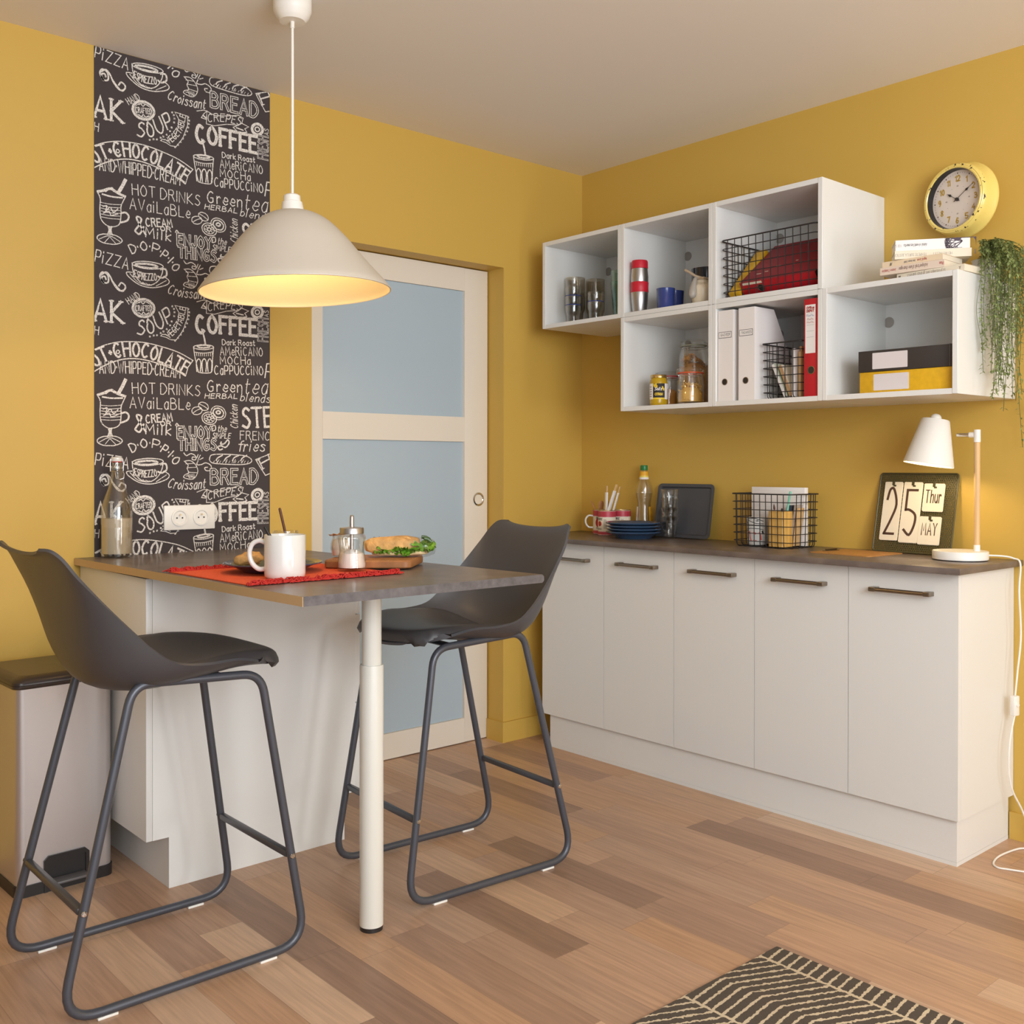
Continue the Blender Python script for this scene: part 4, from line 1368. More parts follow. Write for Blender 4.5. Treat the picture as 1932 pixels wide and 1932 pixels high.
jg = thing('syrup_jug', 'cream jug with grey teardrop thumb lever and metal spout', 'jug', (-0.325, -0.951, SU))
MB().lathe([(0, 0), (0.032, 0), (0.036, 0.004), (0.044, 0.055), (0.042, 0.066), (0.034, 0.074), (0.026, 0.08), (0.026, 0.09), (0, 0.092)], 36).build('body', mat('cream_glaze', (222, 206, 180), 0.35), jg)
b = MB()
b.M = T(-0.04, 0.006, 0.0)
b.tube(spline([(0.012, 0, 0.098), (0.004, 0, 0.088), (-0.006, -0.001, 0.06), (-0.012, -0.002, 0.035), (-0.012, -0.002, 0.019)], 5),
       [0.006, 0.006, 0.0065, 0.007, 0.0075, 0.008, 0.009, 0.010, 0.0112, 0.0122, 0.0132, 0.014, 0.0145, 0.0148, 0.0148, 0.0146, 0.014, 0.0128, 0.0108, 0.007, 0.002], 14)
b.build('thumb_lever', M_grey, jg)
b = MB()
b.tube([(-0.036, 0.052, 0.132), (-0.033, 0.034, 0.122), (-0.03, 0.008, 0.104), (-0.012, -0.016, 0.094)], 0.0055, 10)
b.box(-0.03, 0.02, -0.03, 0.006, 0.0905, 0.098, 0.002)
b.build('spout_bar', mat('pale_metal', (206, 190, 168), 0.3, 0.6), jg)

# ------------------------------------------------------------------ lower middle cube: jars
random.seed(4)


def jar(name, label, loc, r, h, neck, lid_h, ring=True, fill=None, fill_h=0.0, group=None, ringm=None):
    t = thing(name, label, 'jar', loc, 0, group)
    nk = h - lid_h
    body = [(0, 0), (r * 0.86, 0), (r * 0.97, 0.004), (r, 0.014), (r, nk - 0.05), (r * 0.97, nk - 0.035), (neck + 0.002, nk - 0.012), (neck, nk - 0.006), (neck, nk),
            (neck - 0.003, nk), (neck - 0.003, nk - 0.008), (r - 0.004, nk - 0.04), (r - 0.003, 0.012), (0, 0.008)]
    MB().lathe(body, 44).build('glass_body', G_clear, t)
    MB().lathe([(neck + 0.003, nk + 0.0005), (neck + 0.004, nk + 0.003), (neck + 0.0045, nk + 0.008), (neck + 0.001, nk + 0.0105), (neck - 0.002, nk + 0.011), (neck - 0.004, h - 0.002), (neck - 0.008, h), (0, h - 0.001)], 44).build('glass_lid', G_clear, t)
    if ring:
        MB().lathe([(neck + 0.0005, nk - 0.004), (neck + 0.0048, nk - 0.0035), (neck + 0.005, nk), (neck + 0.0005, nk + 0.0004)], 44).build('seal_ring', ringm or M_orange, t)
    b = MB()
    cz = nk - 0.012
    b.tube([(neck * math.cos(a) * 1.03, neck * math.sin(a) * 1.03, cz) for a in [2 * PI * i / 36 for i in range(36)]], 0.0011, 6, closed=True)
    for a in (2.6, 2.6 + PI):
        c, s = math.cos(a), math.sin(a)
        b.tube([(c * neck * 1.04, s * neck * 1.04, cz), (c * neck * 1.25, s * neck * 1.25, cz + 0.006), (c * neck * 1.2, s * neck * 1.2, nk + 0.012), (c * neck * 0.9, s * neck * 0.9, nk + 0.0135)], 0.0012, 6)
    b.tube([(-neck * 1.05, 0.010, cz), (-neck * 1.12, 0.011, cz - 0.022), (-neck * 1.14, 0.006, cz - 0.027), (-neck * 1.14, -0.006, cz - 0.027), (-neck * 1.12, -0.011, cz - 0.022), (-neck * 1.05, -0.010, cz)], 0.0012, 6)
    b.build('clip_wire', M_chrome, t)
    return t


bj = jar('clip_jar', 'tallest clip-top glass jar half filled with corn flakes', (-0.178, -0.7945, SL), 0.059, 0.262, 0.046, 0.022, ring=True, ringm=mat('grey_seal', (170, 172, 150), 0.5), group='clip-top jars')
b = MB()
RF = 0.0545
random.seed(7)


def flake(bb, c, s):
    bb.M = T(*c) @ Matrix.Rotation(random.uniform(0, 6.28), 4, Vector((random.uniform(-1, 1), random.uniform(-1, 1), random.uniform(-1, 1))))
    bb.grid(lambda u, v: ((u - 0.5) * s, (v - 0.5) * s * 0.8, s * 0.5 * ((u - 0.5) ** 2 + (v - 0.5) * (u - 0.3))), 3, 3)


b.lathe([(0, 0.0095), (RF - 0.002, 0.0095), (RF - 0.001, 0.02), (RF - 0.001, 0.15), (0.03, 0.168), (0, 0.174)], 40)
for i in range(520):
    a, z = random.uniform(0, 6.28), random.uniform(0.015, 0.158)
    flake(b, (math.cos(a) * (RF - 0.004), math.sin(a) * (RF - 0.004), z), 0.009)
for i in range(160):
    a, rr = random.uniform(0, 6.28), RF * 0.88 * math.sqrt(random.random())
    flake(b, (math.cos(a) * rr, math.sin(a) * rr, 0.155 + 0.026 * (1 - (rr / RF) ** 2) + random.uniform(0, 0.008) - 0.02 * math.cos(a)), 0.014)
o = b.build('corn_flakes', M_flakes, bj)
o['kind'] = 'stuff'
pj = jar('clip_jar', 'small clip-top jar of twisted pasta with orange seal in front', (-0.318, -0.8905, SL), 0.0505, 0.138, 0.0435, 0.019, group='clip-top jars')
b = MB()
random.seed(9)
b.lathe([(0, 0.0095), (0.044, 0.0095), (0.044, 0.04), (0.03, 0.062), (0, 0.07)], 30)
for i in range(90):
    a, rr = random.uniform(0, 6.28), 0.040 * math.sqrt(random.random())
    z = 0.014 + random.random() * (0.062 - 0.032 * (rr / 0.04) ** 2)
    if rr < 0.03:
        z = 0.05 + random.random() * 0.026
    b.M = T(math.cos(a) * rr, math.sin(a) * rr, z) @ RZ(random.uniform(0, 360)) @ RY(random.uniform(-35, 35))
    b.tube([(-0.012 + 0.003 * j, 0.0016 * math.cos(j * 1.9), 0.0016 * math.sin(j * 1.9)) for j in range(9)], 0.0022, 6)
o = b.build('pasta', M_pasta, pj)
o['kind'] = 'stuff'
j3 = jar('clip_jar', 'clip-top jar with red seal half hidden behind the lemon curd', (-0.19, -0.6755, SL), 0.0485, 0.145, 0.0435, 0.019, ringm=M_redc, group='clip-top jars')
b = MB()
b.lathe([(0, 0.0095), (0.043, 0.0095), (0.043, 0.06), (0.02, 0.075), (0, 0.078)], 30)
for i in range(70):
    a, z = random.uniform(0, 6.28), random.uniform(0.015, 0.07)
    b.M = T(math.cos(a) * 0.041, math.sin(a) * 0.041, z) @ RZ(math.degrees(a) + 90)
    b.tube([(0.005 * math.cos(q * 0.9), 0, 0.005 * math.sin(q * 0.9)) for q in range(8)], 0.0016, 5)
o = b.build('dry_snacks', M_flakes, j3)
o['kind'] = 'stuff'

lc = thing('lemon_curd_jar', 'small gold-lidded lemon curd jar with black label in front', 'jar', (-0.338, -0.752, SL))
MB().lathe([(0, 0), (0.029, 0), (0.033, 0.005), (0.034, 0.012), (0.034, 0.088), (0.032, 0.098), (0.0285, 0.106), (0, 0.106)], 40).build('glass_body', cloudy('curd_in_glass', (196, 158, 30), 0.08), lc)
MB().lathe([(0.0285, 0.1064), (0.0315, 0.107), (0.0315, 0.116), (0.030, 0.1182), (0, 0.1182)], 40).build('lid', M_gold, lc)
b = MB()
rl = 0.0345


def arcpanel(bb, a0, a1, z0, z1, r, mi):
    k = max(2, int(abs(a1 - a0) / 6))
    bb.grid(lambda u, v: (r * math.cos(R(a0 + (a1 - a0) * u)), r * math.sin(R(a0 + (a1 - a0) * u)), z0 + (z1 - z0) * v), k, 1, mi)


arcpanel(b, 130, 182, 0.024, 0.084, rl, 2)
arcpanel(b, 182, 262, 0.03, 0.084, rl, 1)
arcpanel(b, 182, 262, 0.024, 0.03, rl + 0.0001, 0)
arcpanel(b, 262, 300, 0.024, 0.084, rl, 2)


def arctext(bb, s, a0, a1, z, cap, w, r, mi, slant=0.0):
    L = R(a1 - a0) * r
    for pts, k in lettering(s, [(0, z), (L, z)], cap, slant):
        k2 = len(bb.v)
        M0 = bb.M
        bb.ribbon([(p.x, p.y) for p in pts], w * k, 0, mi)
        for i in range(k2, len(bb.v)):
            p = M0.inverted() @ bb.v[i]
            a = R(a0) + p.x / r
            bb.v[i] = M0 @ Vector((r * math.cos(a), r * math.sin(a), p.y))


arctext(b, 'CITRON', 197, 247, 0.039, 0.0085, 0.0022, rl + 0.0003, 0)
arctext(b, 'Solis', 193, 240, 0.058, 0.011, 0.002, rl + 0.0003, 2, 0.3)
for a_, z_ in ((190, 0.078), (196, 0.074), (203, 0.079), (208, 0.072), (246, 0.068), (254, 0.062)):
    arcpanel(b, a_ - 5, a_ + 5, z_ - 0.005, z_ + 0.005, rl + 0.0002, 0)
for i in range(5):
    arcpanel(b, 146, 172, 0.034 + 0.009 * i, 0.0365 + 0.009 * i, rl + 0.0002, 3)
b.build('label', [mat('label_yellow', (232, 196, 40), 0.5), M_ink, M_paper, M_greyink], lc)
yb = thing('food_box', 'narrow yellow food box at the end beside the pasta jars', 'box', (-0.2, -0.998, SL))
MB().box(-0.075, 0.09, -0.031, 0.027, 0, 0.135, 0.001).build('carton', M_yelc, yb)
b = MB()
b.M = frame((-0.0752, 0, 0), (0, -1, 0), (0, 0, 1))
for i in range(6):
    b.ribbon([(0.004, 0.03 + 0.015 * i), (0.010, 0.034 + 0.015 * i), (0.007, 0.04 + 0.015 * i)], 0.0009, 0.0003)
b.build('print', M_redink, yb)


def scribble(mb, x0, x1, y, h, w, z=0.0, mi=None):
    n = 14
    mb.ribbon([(x0 + (x1 - x0) * i / n, y + (h if i % 2 else 0) * (0.6 + 0.4 * math.sin(i * 2.3))) for i in range(n + 1)], w, z, mi)


# ------------------------------------------------------------------ wire baskets
def basket(label, loc, lx, ly, h, nx, ny, nz, rz=0, flare=0.0, group='black wire baskets', rad=0.02):
    """lx, ly: outer size; wires every lx/nx, ly/ny, h/nz."""
    t = thing('wire_basket', label, 'basket', loc, rz, group)
    rw = 0.0017

    def ring(z, k=1.0):
        g = flare * z / h
        return [(x, y, z) for x, y in rrect(-lx / 2 - g, lx / 2 + g, -ly / 2 - g, ly / 2 + g, rad, 4)]
    b = MB()
    b.tube(ring(h), 0.0026, 8, closed=True)
    b.build('rim', M_wire, t)
    b = MB()
    for k in range(nz):
        b.tube(ring(0.022 + (h - 0.022) * k / nz), rw, 6, closed=True)
    zb = rw
    bend = 0.014
    for i in range(1, nx):
        x = -lx / 2 + lx * i / nx
        b.tube(fillet([(x, -ly / 2 - flare - rw, h), (x, -ly / 2 - rw, zb), (x, ly / 2 + rw, zb), (x, ly / 2 + flare + rw, h)], bend, 4, False), rw, 6)
    for i in range(1, ny):
        y = -ly / 2 + ly * i / ny
        b.tube(fillet([(-lx / 2 - flare - rw, y, h), (-lx / 2 - rw, y, zb), (lx / 2 + rw, y, zb), (lx / 2 + flare + rw, y, h)], bend, 4, False), rw, 6)
    b.build('wire_mesh', M_wire, t)
    return t


basket('wide black wire basket on a wall shelf holding the red folder', (-0.222, -1.2735, SU), 0.315, 0.386, 0.206, 9, 13, 6, flare=0.004)
# red box folder lying tilted in the basket, yellow folder behind it
rf = thing('box_folder', 'worn red box folder lying tilted in the upper wire basket', 'folder', (-0.325, -1.294, SU + 0.0062), 0, None, (0, R(-37), 0))
b = MB()
b.box(0.0, 0.27, -0.152, 0.152, 0.0, 0.0025, 0.001).box(0.0, 0.27, -0.152, 0.152, 0.0535, 0.056, 0.001)
b.build('cover', M_dred, rf)
b = MB()
b.box(-0.0025, 0.0, -0.152, 0.152, 0.0, 0.056, 0.001)
b.build('spine', M_redc, rf)
MB().box(0.003, 0.262, -0.146, 0.146, 0.003, 0.053).build('contents', M_black, rf, smooth=False)
b = MB()
b.M = frame((-0.0027, 0.07, 0.028), (0, -1, 0), (0, 0, 1))
b.lathe([(0.0145, 0), (0.0145, 0.0014), (0.0122, 0.0016), (0.0118, 0.0004)], 28)
b.mi = 1
b.lathe([(0.0118, 0.0004), (0, 0.0004)], 28)
b.mi = 2
b.box(-0.07, 0.01, 0.018, 0.0265, 0.0001, 0.0006)
b.build('finger_ring', [M_satin, M_black, M_cream], rf)
b = MB()
for x0, y0, l in ((0.06, 0.08, 0.014), (0.09, 0.05, 0.02), (0.085, -0.02, 0.012), (0.11, -0.02, 0.01), (0.05, 0.11, 0.02)):
    b.box(x0, x0 + 0.004, y0 - l, y0, 0.0561, 0.0564)
b.build('scuff', M_cream, rf)
yf = thing('box_folder', 'yellow folder standing tilted behind the red one in the basket', 'folder', (-0.345, -1.1165, SU + 0.0062), 0, None, (R(0), R(-46), 0))
MB().box(0.0, 0.245, -0.022, 0.022, 0, 0.02, 0.001).build('cover', M_yelc, yf)

# ------------------------------------------------------------------ lower cube: magazine files, basket, red binder


def magfile(label, y0, y1, word):
    t = thing('magazine_file', label, 'magazine file', (-0.388, (y0 + y1) / 2, SL), 0, 'white magazine files')
    w = (y0 - y1) / 2
    hgt = 0.322
    side = [(0, 0), (0, hgt), (0.115, hgt), (0.24, 0.12), (0.24, 0)]
    for s in (1, -1):
        b = MB()
        b.M = frame((0, s * w if s < 0 else w - 0.002, 0), (1, 0, 0), (0, 0, 1)) @ T(0, 0, -0.002 if s < 0 else -0.002)
        b.prism(side, 0, 0.002)
        b.build('side_panel', M_paper, t, smooth=False)
    b = MB()
    b.box(0, 0.002, -w + 0.0021, w - 0.0021, 0, hgt).box(0.0021, 0.238, -w + 0.0021, w - 0.0021, 0, 0.002).box(0.238, 0.24, -w + 0.0021, w - 0.0021, 0, 0.118)
    b.build('front_panel', M_paper, t, smooth=False)
    MB().box(0.012, 0.225, -w + 0.006, w - 0.006, 0.0025, 0.105).build('papers', M_cream, t, smooth=False)
    b = MB()
    b.M = frame((-0.0003, 0, 0), (0, -1, 0), (0, 0, 1))
    b.box(-0.03, 0.026, 0.224, 0.246, 0, 0.0004, mi=1)
    b.box(-0.0285, 0.0245, 0.2255, 0.2445, 0.0004, 0.0006, mi=0)
    write(b, word, -0.02, 0.021, 0.2315, 0.0085, 0.001, 0.0008, 1)
    b.build('name_label', [M_paper, M_ink], t)
    b = MB()
    b.M = frame((-0.0003, 0, 0), (0, -1, 0), (0, 0, 1)) @ T(-0.003, 0.068, 0)
    b.lathe([(0.0118, 0), (0.0118, 0.001), (0.0098, 0.0012), (0.0096, 0.0003)], 24, 0)
    b.lathe([(0.0096, 0.0003), (0, 0.0003)], 24, 1)
    b.build('finger_hole', [M_satin, M_black], t)
    return t


magfile('white magazine file labelled GAZ EDF next to the basket cube divider', -1.0715, -1.1375, 'GAZ/EDF')
magfile('white magazine file labelled VACANCES between the other file and wire basket', -1.1605, -1.2275, 'VACANCES')
wf = tag(MB().box(-0.066, -0.030, -1.20, -1.33, SL, SL + 0.326, 0.001).build('document_box', M_paper), 'plain white document box standing at the back of the file cube', 'box')

basket('small black wire basket of postcards beside the red lever arch binder', (-0.2675, -1.3245, SL), 0.205, 0.156, 0.19, 6, 5, 6, flare=0.002, rad=0.014)
env = thing('envelope', 'kraft envelope standing on its corner in the small wire basket', 'envelope', (-0.235, -1.347, SL + 0.1085), 0, None, (R(0), R(0), 0))
b = MB()
b.M = frame((0, 0, 0), (0, -0.72, 0.69), (0, -0.69, -0.72))
b.box(-0.058, 0.058, -0.044, 0.044, -0.0012, 0.0012)
b.build('paper', M_kraft, env, smooth=False)
b = MB()
b.M = frame((-0.0014, 0, 0), (0, -0.72, -0.69), (0, -0.69, 0.72))
scribble(b, -0.03, 0.012, 0.006, 0.005, 0.0009)
scribble(b, -0.012, 0.03, -0.008, 0.005, 0.0009)
b.build('address', M_ink, env)


def booklet(name, label, cat, loc, rx, w, h, th, m, page):
    t = thing(name, label, cat, loc, 0, None, (R(rx), 0, 0))
    MB().box(-0.075, 0.07, -th / 2, -th / 2 + 0.001, 0, h).box(-0.075, 0.07, th / 2 - 0.001, th / 2, 0, h).build('cover', m, t, smooth=False)
    MB().box(-0.076, 0.066, -th / 2 + 0.0011, th / 2 - 0.0011, 0.001, h - 0.001).build('pages', page, t, smooth=False)
    return t


booklet('booklet', 'pale green booklet leaning low in the small wire basket', 'booklet', (-0.268, -1.322, SL + 0.0075), -24, 0.15, 0.125, 0.012, mat('pale_green_card', (190, 196, 172), 0.7), M_paper)
booklet('booklet', 'cream patterned booklet leaning over the green one in the basket', 'booklet', (-0.268, -1.345, SL + 0.0085), -23, 0.15, 0.115, 0.014, M_cream, M_kraft)
for nm, lab, y, z1, m in (('postcard_pack', 'white postcard bundle upright in the small wire basket', -1.3605, 0.168, M_paper), ('wooden_ruler', 'light wooden ruler upright in the small wire basket', -1.386, 0.155, M_wood),
                          ('notebook', 'brown notebook upright at the binder end of the small basket', -1.3735, 0.176, M_kraft)):
    o = MB().box(-0.355 if m != M_kraft else -0.33, -0.22, y - 0.0045, y + 0.0045, SL + 0.0042, SL + z1, 0.001).build(nm, m)
    tag(o, lab, nm.split('_')[-1] if nm != 'postcard_pack' else 'postcards')

bd = thing('lever_arch_binder', 'red lever arch binder with white spine label beside the basket', 'binder', (-0.388, -1.4505, SL), 0)
MB().box(0, 0.002, -0.0265, 0.0265, 0, 0.322, 0.0008).build('spine', M_redc, bd)
b = MB()
b.box(0.002, 0.27, -0.0265, -0.0245, 0, 0.322).box(0.002, 0.27, 0.0245, 0.0265, 0, 0.322)
b.build('cover', M_redc, bd, smooth=False)
MB().box(0.02, 0.24, -0.018, 0.018, 0.004, 0.3).build('papers', M_paper, bd, smooth=False)
b = MB()
b.M = frame((-0.0002, 0, 0), (0, -1, 0), (0, 0, 1))
b.box(-0.0215, 0.0165, 0.142, 0.302, 0, 0.0005, mi=0)
write(b, 'Office', -0.016, 0.011, 0.288, 0.008, 0.0022, 0.0008, 1)
write(b, 'DEPOT', -0.016, 0.011, 0.278, 0.007, 0.0022, 0.0008, 1)
scribble(b, -0.018, 0.011, 0.264, 0.008, 0.0009, 0.0008, 2)
scribble(b, -0.014, 0.010, 0.252, 0.007, 0.0009, 0.0008, 1)
scribble(b, -0.016, 0.011, 0.242, 0.006, 0.0008, 0.0008, 1)
for z in (0.235, 0.215, 0.195):
    b.ribbon([(-0.016, z), (0.011, z)], 0.0006, 0.0008, 3)
b.build('spine_label', [M_paper, M_redink, mat('blue_ink', (66, 80, 150), 0.6), M_greyink], bd)
b = MB()
b.M = frame((-0.0002, -0.001, 0.086), (0, -1, 0), (0, 0, 1))
b.lathe([(0.0135, 0), (0.0135, 0.0011), (0.0115, 0.0013), (0.0112, 0.0004)], 28, 0)
b.lathe([(0.0112, 0.0004), (0, 0.0004)], 28, 1)
b.build('finger_ring', [M_satin, M_black], bd)

# ------------------------------------------------------------------ end cube: two box files, books on top, trailing plant


def boxfile(label, z, x, y0, y1, m, lab0, lab1, slip=None):
    t = thing('box_file', label, 'box file', (x, (y0 + y1) / 2, z), 0, 'box files')
    w = (y0 - y1) / 2
    MB().box(0, 0.25, -w, w, 0, 0.0665, 0.0015).build('case', m, t)
    b = MB()
    b.M = frame((-0.0002, 0, 0), (0, -1, 0), (0, 0, 1))
    b.prism(rrect(lab0, lab1, 0.0075, 0.0585, 0.002, 3), 0, 0.0004)
    b.build('blank_label', mat('label_grey', (222, 214, 214), 0.7), t, smooth=False)
    if slip:
        MB().box(-0.0012, 0.25, -w + 0.0125, -w + 0.0135, 0.001, 0.0675).build('closing_edge', M_greyink, t)
    return t


boxfile('yellow box file with blank label, under the black one', SL, -0.368, -1.6145, -1.9215, M_yelc, -0.105, 0.013)
boxfile('black box file with blank label, lying on the yellow one', SL + 0.0672, -0.3705, -1.6115, -1.9235, M_blackc, -0.107, 0.010, True)

ZT = Z2 + 0.0002


def book(label, z, x, y, rz, L, D, th, m, writing, group='paperbacks stacked on the end wall cube'):
    """Spine faces -x before turning; origin at the middle of the spine's foot."""
    t = thing('book', label, 'book', (x, y, z), rz, group)
    MB().box(0.0, 0.0012, -L / 2, L / 2, 0, th, 0.0005).box(0.0012, D, -L / 2, L / 2, 0, 0.0006).box(0.0012, D, -L / 2, L / 2, th - 0.0006, th).build('cover', m, t, smooth=False)
    MB().box(0.0012, D - 0.002, -L / 2 + 0.002, L / 2 - 0.002, 0.0007, th - 0.0007).build('pages', M_cream, t, smooth=False)
    b = MB()
    b.M = frame((-0.0003, 0, 0), (0, -1, 0), (0, 0, 1)) @ RZ(180)     # titles run upside down, as the books lie
    mi = []
    for s, x0, x1, yy, cap, w, mm, sl in writing:
        if mm not in mi:
            mi.append(mm)
        write(b, s, -x1, -x0, -yy - cap, cap, w * 0.7, 0, mi.index(mm), sl)
    b.build('spine_title', mi, t)
    return t


bk_y = -1.836
book('bottom paperback of the stack, cream with grey-blue title', ZT, -0.349, -1.8365, -4, 0.222, 0.115, 0.0205, M_cream,
     [('le printemps des grands-parents', -0.075, 0.05, 0.006, 0.0095, 0.0011, M_greyink, 0), ('SEUIL', -0.105, -0.097, 0.005, 0.009, 0.0012, M_ink, 0), ('A', 0.094, 0.099, 0.006, 0.009, 0.0016, M_ink, 0)])
book('second paperback from the bottom, pinkish cream titled Autoportrait', ZT + 0.0212, -0.352, -1.7795, 1.5, 0.206, 0.145, 0.0235, mat('pink_cream_card', (226, 206, 188), 0.6),
     [('Jeanne Champion', -0.096, -0.05, 0.008, 0.008, 0.001, M_redink, 0), ("Autoportrait d'une charogne", -0.04, 0.052, 0.0075, 0.0105, 0.0012, mat('brown_ink', (110, 74, 66), 0.7), 0), ('Plon', 0.088, 0.1, 0.008, 0.009, 0.0014, M_redink, 0)])
book('third paperback from the bottom, beige with small red title', ZT + 0.0454, -0.348, -1.7785, 0.5, 0.196, 0.135, 0.018, mat('beige_card', (232, 210, 178), 0.6),
     [('Jean-Jacques Schuhl', -0.025, 0.012, 0.005, 0.0062, 0.0009, M_greyink, 0), ('Ingrid Caven', 0.018, 0.047, 0.005, 0.007, 0.0011, M_redink, 0), ('NRF', -0.072, -0.064, 0.004, 0.009, 0.0012, M_ink, 0.2)])
book('fourth paperback from the bottom, cream titled Tempete sur la Justice', ZT + 0.0641, -0.300, -1.822, 34, 0.222, 0.11, 0.0255, M_cream,
     [('HENRI NALLET', 0.0, 0.055, 0.008, 0.008, 0.0009, M_greyink, 0), ('TEMPETE SUR LA JUSTICE', -0.112, -0.018, 0.008, 0.008, 0.0009, M_greyink, 0), ('PLON', 0.119, 0.1235, 0.006, 0.014, 0.0007, M_greyink, 0)])
tb = book('topmost paperback of the stack, white with dark tree print', ZT + 0.0903, -0.297, -1.819, 34, 0.216, 0.112, 0.033, M_paper,
          [('Ainsi vivent les morts', -0.083, -0.016, 0.0115, 0.0085, 0.0013, M_ink, 0), ('Will Self', -0.115, -0.09, 0.0115, 0.0085, 0.0008, M_greyink, 0)])
b = MB()
b.M = frame((-0.0003, 0, 0), (0, -1, 0), (0, 0, 1))
random.seed(3)


def twig(p, a, l, w, d):
    q = (p[0] + l * math.cos(a), p[1] + l * math.sin(a))
    q = (max(0.012, min(0.125, q[0])), max(0.002, min(0.032, q[1])))
    b.ribbon([p, q], w, 0)
    if d:
        for s in (-1, 1, 0.2):
            twig(q, a + s * random.uniform(0.35, 0.8), l * 0.72, w * 0.72, d - 1)


for a in (2.5, 3.0, 3.5, 3.9):
    twig((0.085, 0.022 + 0.002 * math.sin(a)), a, 0.018, 0.0028, 4)
b.prism([(0.05, 0.033), (0.07, 0.024), (0.078, 0.0245), (0.084, 0.031), (0.118, 0.031), (0.1235, 0.022), (0.1255, 0.004), (0.1255, 0.033)], 0, 0.0003)
b.build('tree_print', mat('aubergine_ink', (78, 64, 76), 0.7), tb, smooth=False)

pt = thing('trailing_plant', 'trailing green plant in a white pot on the end wall cube', 'plant', (-0.062, -1.882, ZT))
MB().lathe([(0, 0), (0.034, 0), (0.036, 0.003), (0.044, 0.075), (0.046, 0.078), (0.042, 0.078), (0.040, 0.07), (0, 0.066)], 36).build('pot', M_pot, pt)
random.seed(21)
vs_, lf = MB(), MB()
ends = []
for i in range(58):
    x = random.uniform(-0.26, 0.03)
    side = random.uniform(-0.078, -0.15) - (0.035 if i % 5 == 0 else 0)
    low = random.choice([-0.22, -0.26, -0.3, -0.34, -0.38, -0.2, -0.15]) + random.uniform(-0.04, 0.04)
    if i in (3, 9):
        low = -0.52
    if i == 14:
        low = -0.46
    if i in (3, 9, 14):
        x = -0.02 + 0.02 * (i % 3)
    if x < -0.165:
        low = max(low, -0.3) if i % 3 else -0.36
    hgt = random.uniform(0.085, 0.125)
    a0 = random.uniform(-0.03, 0.03)
    mid = (x * 0.75 + random.uniform(-0.02, 0.02), side * 0.75, hgt * 0.75)
    pts = spline([(a0, random.uniform(-0.03, 0.02), 0.06), (x * 0.35, side * 0.3, hgt), mid, (x, side, 0.0), (x + random.uniform(-0.02, 0.02), side + random.uniform(-0.01, 0.01), low * 0.5),
                  (x + random.uniform(-0.03, 0.03), side + random.uniform(-0.015, 0.015), low)], 9)
    pts = [Vector((p.x, min(p.y, -0.0715) if p.z < 0.004 else p.y, p.z)) for p in pts]
    vs_.tube(pts, 0.0009, 4)
    for k in range(3, len(pts)):
        for rep in range(3 if k < 26 else 2):
            p = pts[k].lerp(pts[k - 1], random.random())
            s = random.uniform(0.009, 0.0155)
            M = T(p.x, p.y, p.z) @ RZ(random.uniform(0, 360)) @ RY(random.uniform(-10, 60))
            lf.M = M
            if p.y + 0.014 > -0.068 and p.z < 0.002:
                lf.M = T(p.x, p.y - 0.008, p.z) @ RZ(random.uniform(180, 360)) @ RY(random.uniform(0, 60))
            lf.add([(0, 0, 0), (s * 0.5, s * 0.27, s * 0.1), (s * 1.15, 0, -s * 0.1), (s * 0.5, -s * 0.27, s * 0.1), (s * 0.5, 0, s * 0.02)], [(0, 4, 1), (1, 4, 2), (2, 4, 3), (3, 4, 0)])
vs_.build('stems', M_stem, pt)
lf.build('leaves', M_leaf, pt, ang=80)

# ------------------------------------------------------------------ wall clock
ck = thing('wall_clock', 'pale yellow distressed metal wall clock above the stack of books', 'clock', (-0.0255, -1.797, 2.0585), -11)
CF = frame((0, 0, 0), (0, -1, 0), (0, 0, 1))


def enamel_chips():
    m = mat('chipped_yellow_enamel', (238, 212, 118), 0.3, coat=0.3)
    nt = m.node_tree
    N, L = nt.nodes, nt.links
    tc = N.new('ShaderNodeTexCoord')
    nz = N.new('ShaderNodeTexNoise')
    nz.inputs['Scale'].default_value = 85
    nz.inputs['Detail'].default_value = 4
    rp = N.new('ShaderNodeValToRGB')
    rp.color_ramp.interpolation = 'CONSTANT'
    rp.color_ramp.elements[0].color = lin((238, 212, 118)) + (1,)
    rp.color_ramp.elements[1].position = 0.63
    rp.color_ramp.elements[1].color = lin((60, 40, 34)) + (1,)
    L.new(tc.outputs['Object'], nz.inputs['Vector'])
    L.new(nz.outputs['Fac'], rp.inputs[0])
    L.new(rp.outputs[0], N['Principled BSDF'].inputs['Base Color'])
    return m


b = MB()
b.M = CF
b.lathe([(0, 0), (0.119, 0), (0.1225, 0.003), (0.124, 0.009), (0.122, 0.015), (0.1185, 0.022), (0.1165, 0.04), (0.1145, 0.054)], 72)
b.build('case', M_clock, ck)
b = MB()
b.M = CF
b.lathe([(0.1145, 0.054), (0.112, 0.064), (0.1085, 0.067), (0.1055, 0.0665), (0.1035, 0.069), (0.0995, 0.069), (0.0972, 0.066)], 72)
b.build('rim', enamel_chips(), ck)
b = MB()
b.M = CF
b.lathe([(0.0972, 0.066), (0.0945, 0.042)], 72)
b.build('inner_ring', M_black, ck)
b = MB()
b.M = CF
b.lathe([(0.0945, 0.042), (0, 0.042)], 72)
b.build('dial', M_dial, ck, smooth=False)
b = MB()
b.M = CF @ T(0, 0, 0.0424)
for h_ in range(1, 13):
    a = R(90 - 30 * h_)
    s = str(h_)
    w_ = 0.0085 if len(s) == 1 else 0.0165
    if h_ in (1,):
        w_ = 0.004
    if h_ == 11:
        w_ = 0.0095
    cx, cy = 0.0665 * math.cos(a), 0.0685 * math.sin(a)
    write(b, s, cx - w_ / 2, cx + w_ / 2, cy - 0.0085, 0.017, 0.0042, 0)
b.build('numerals', M_olive, ck, smooth=False)
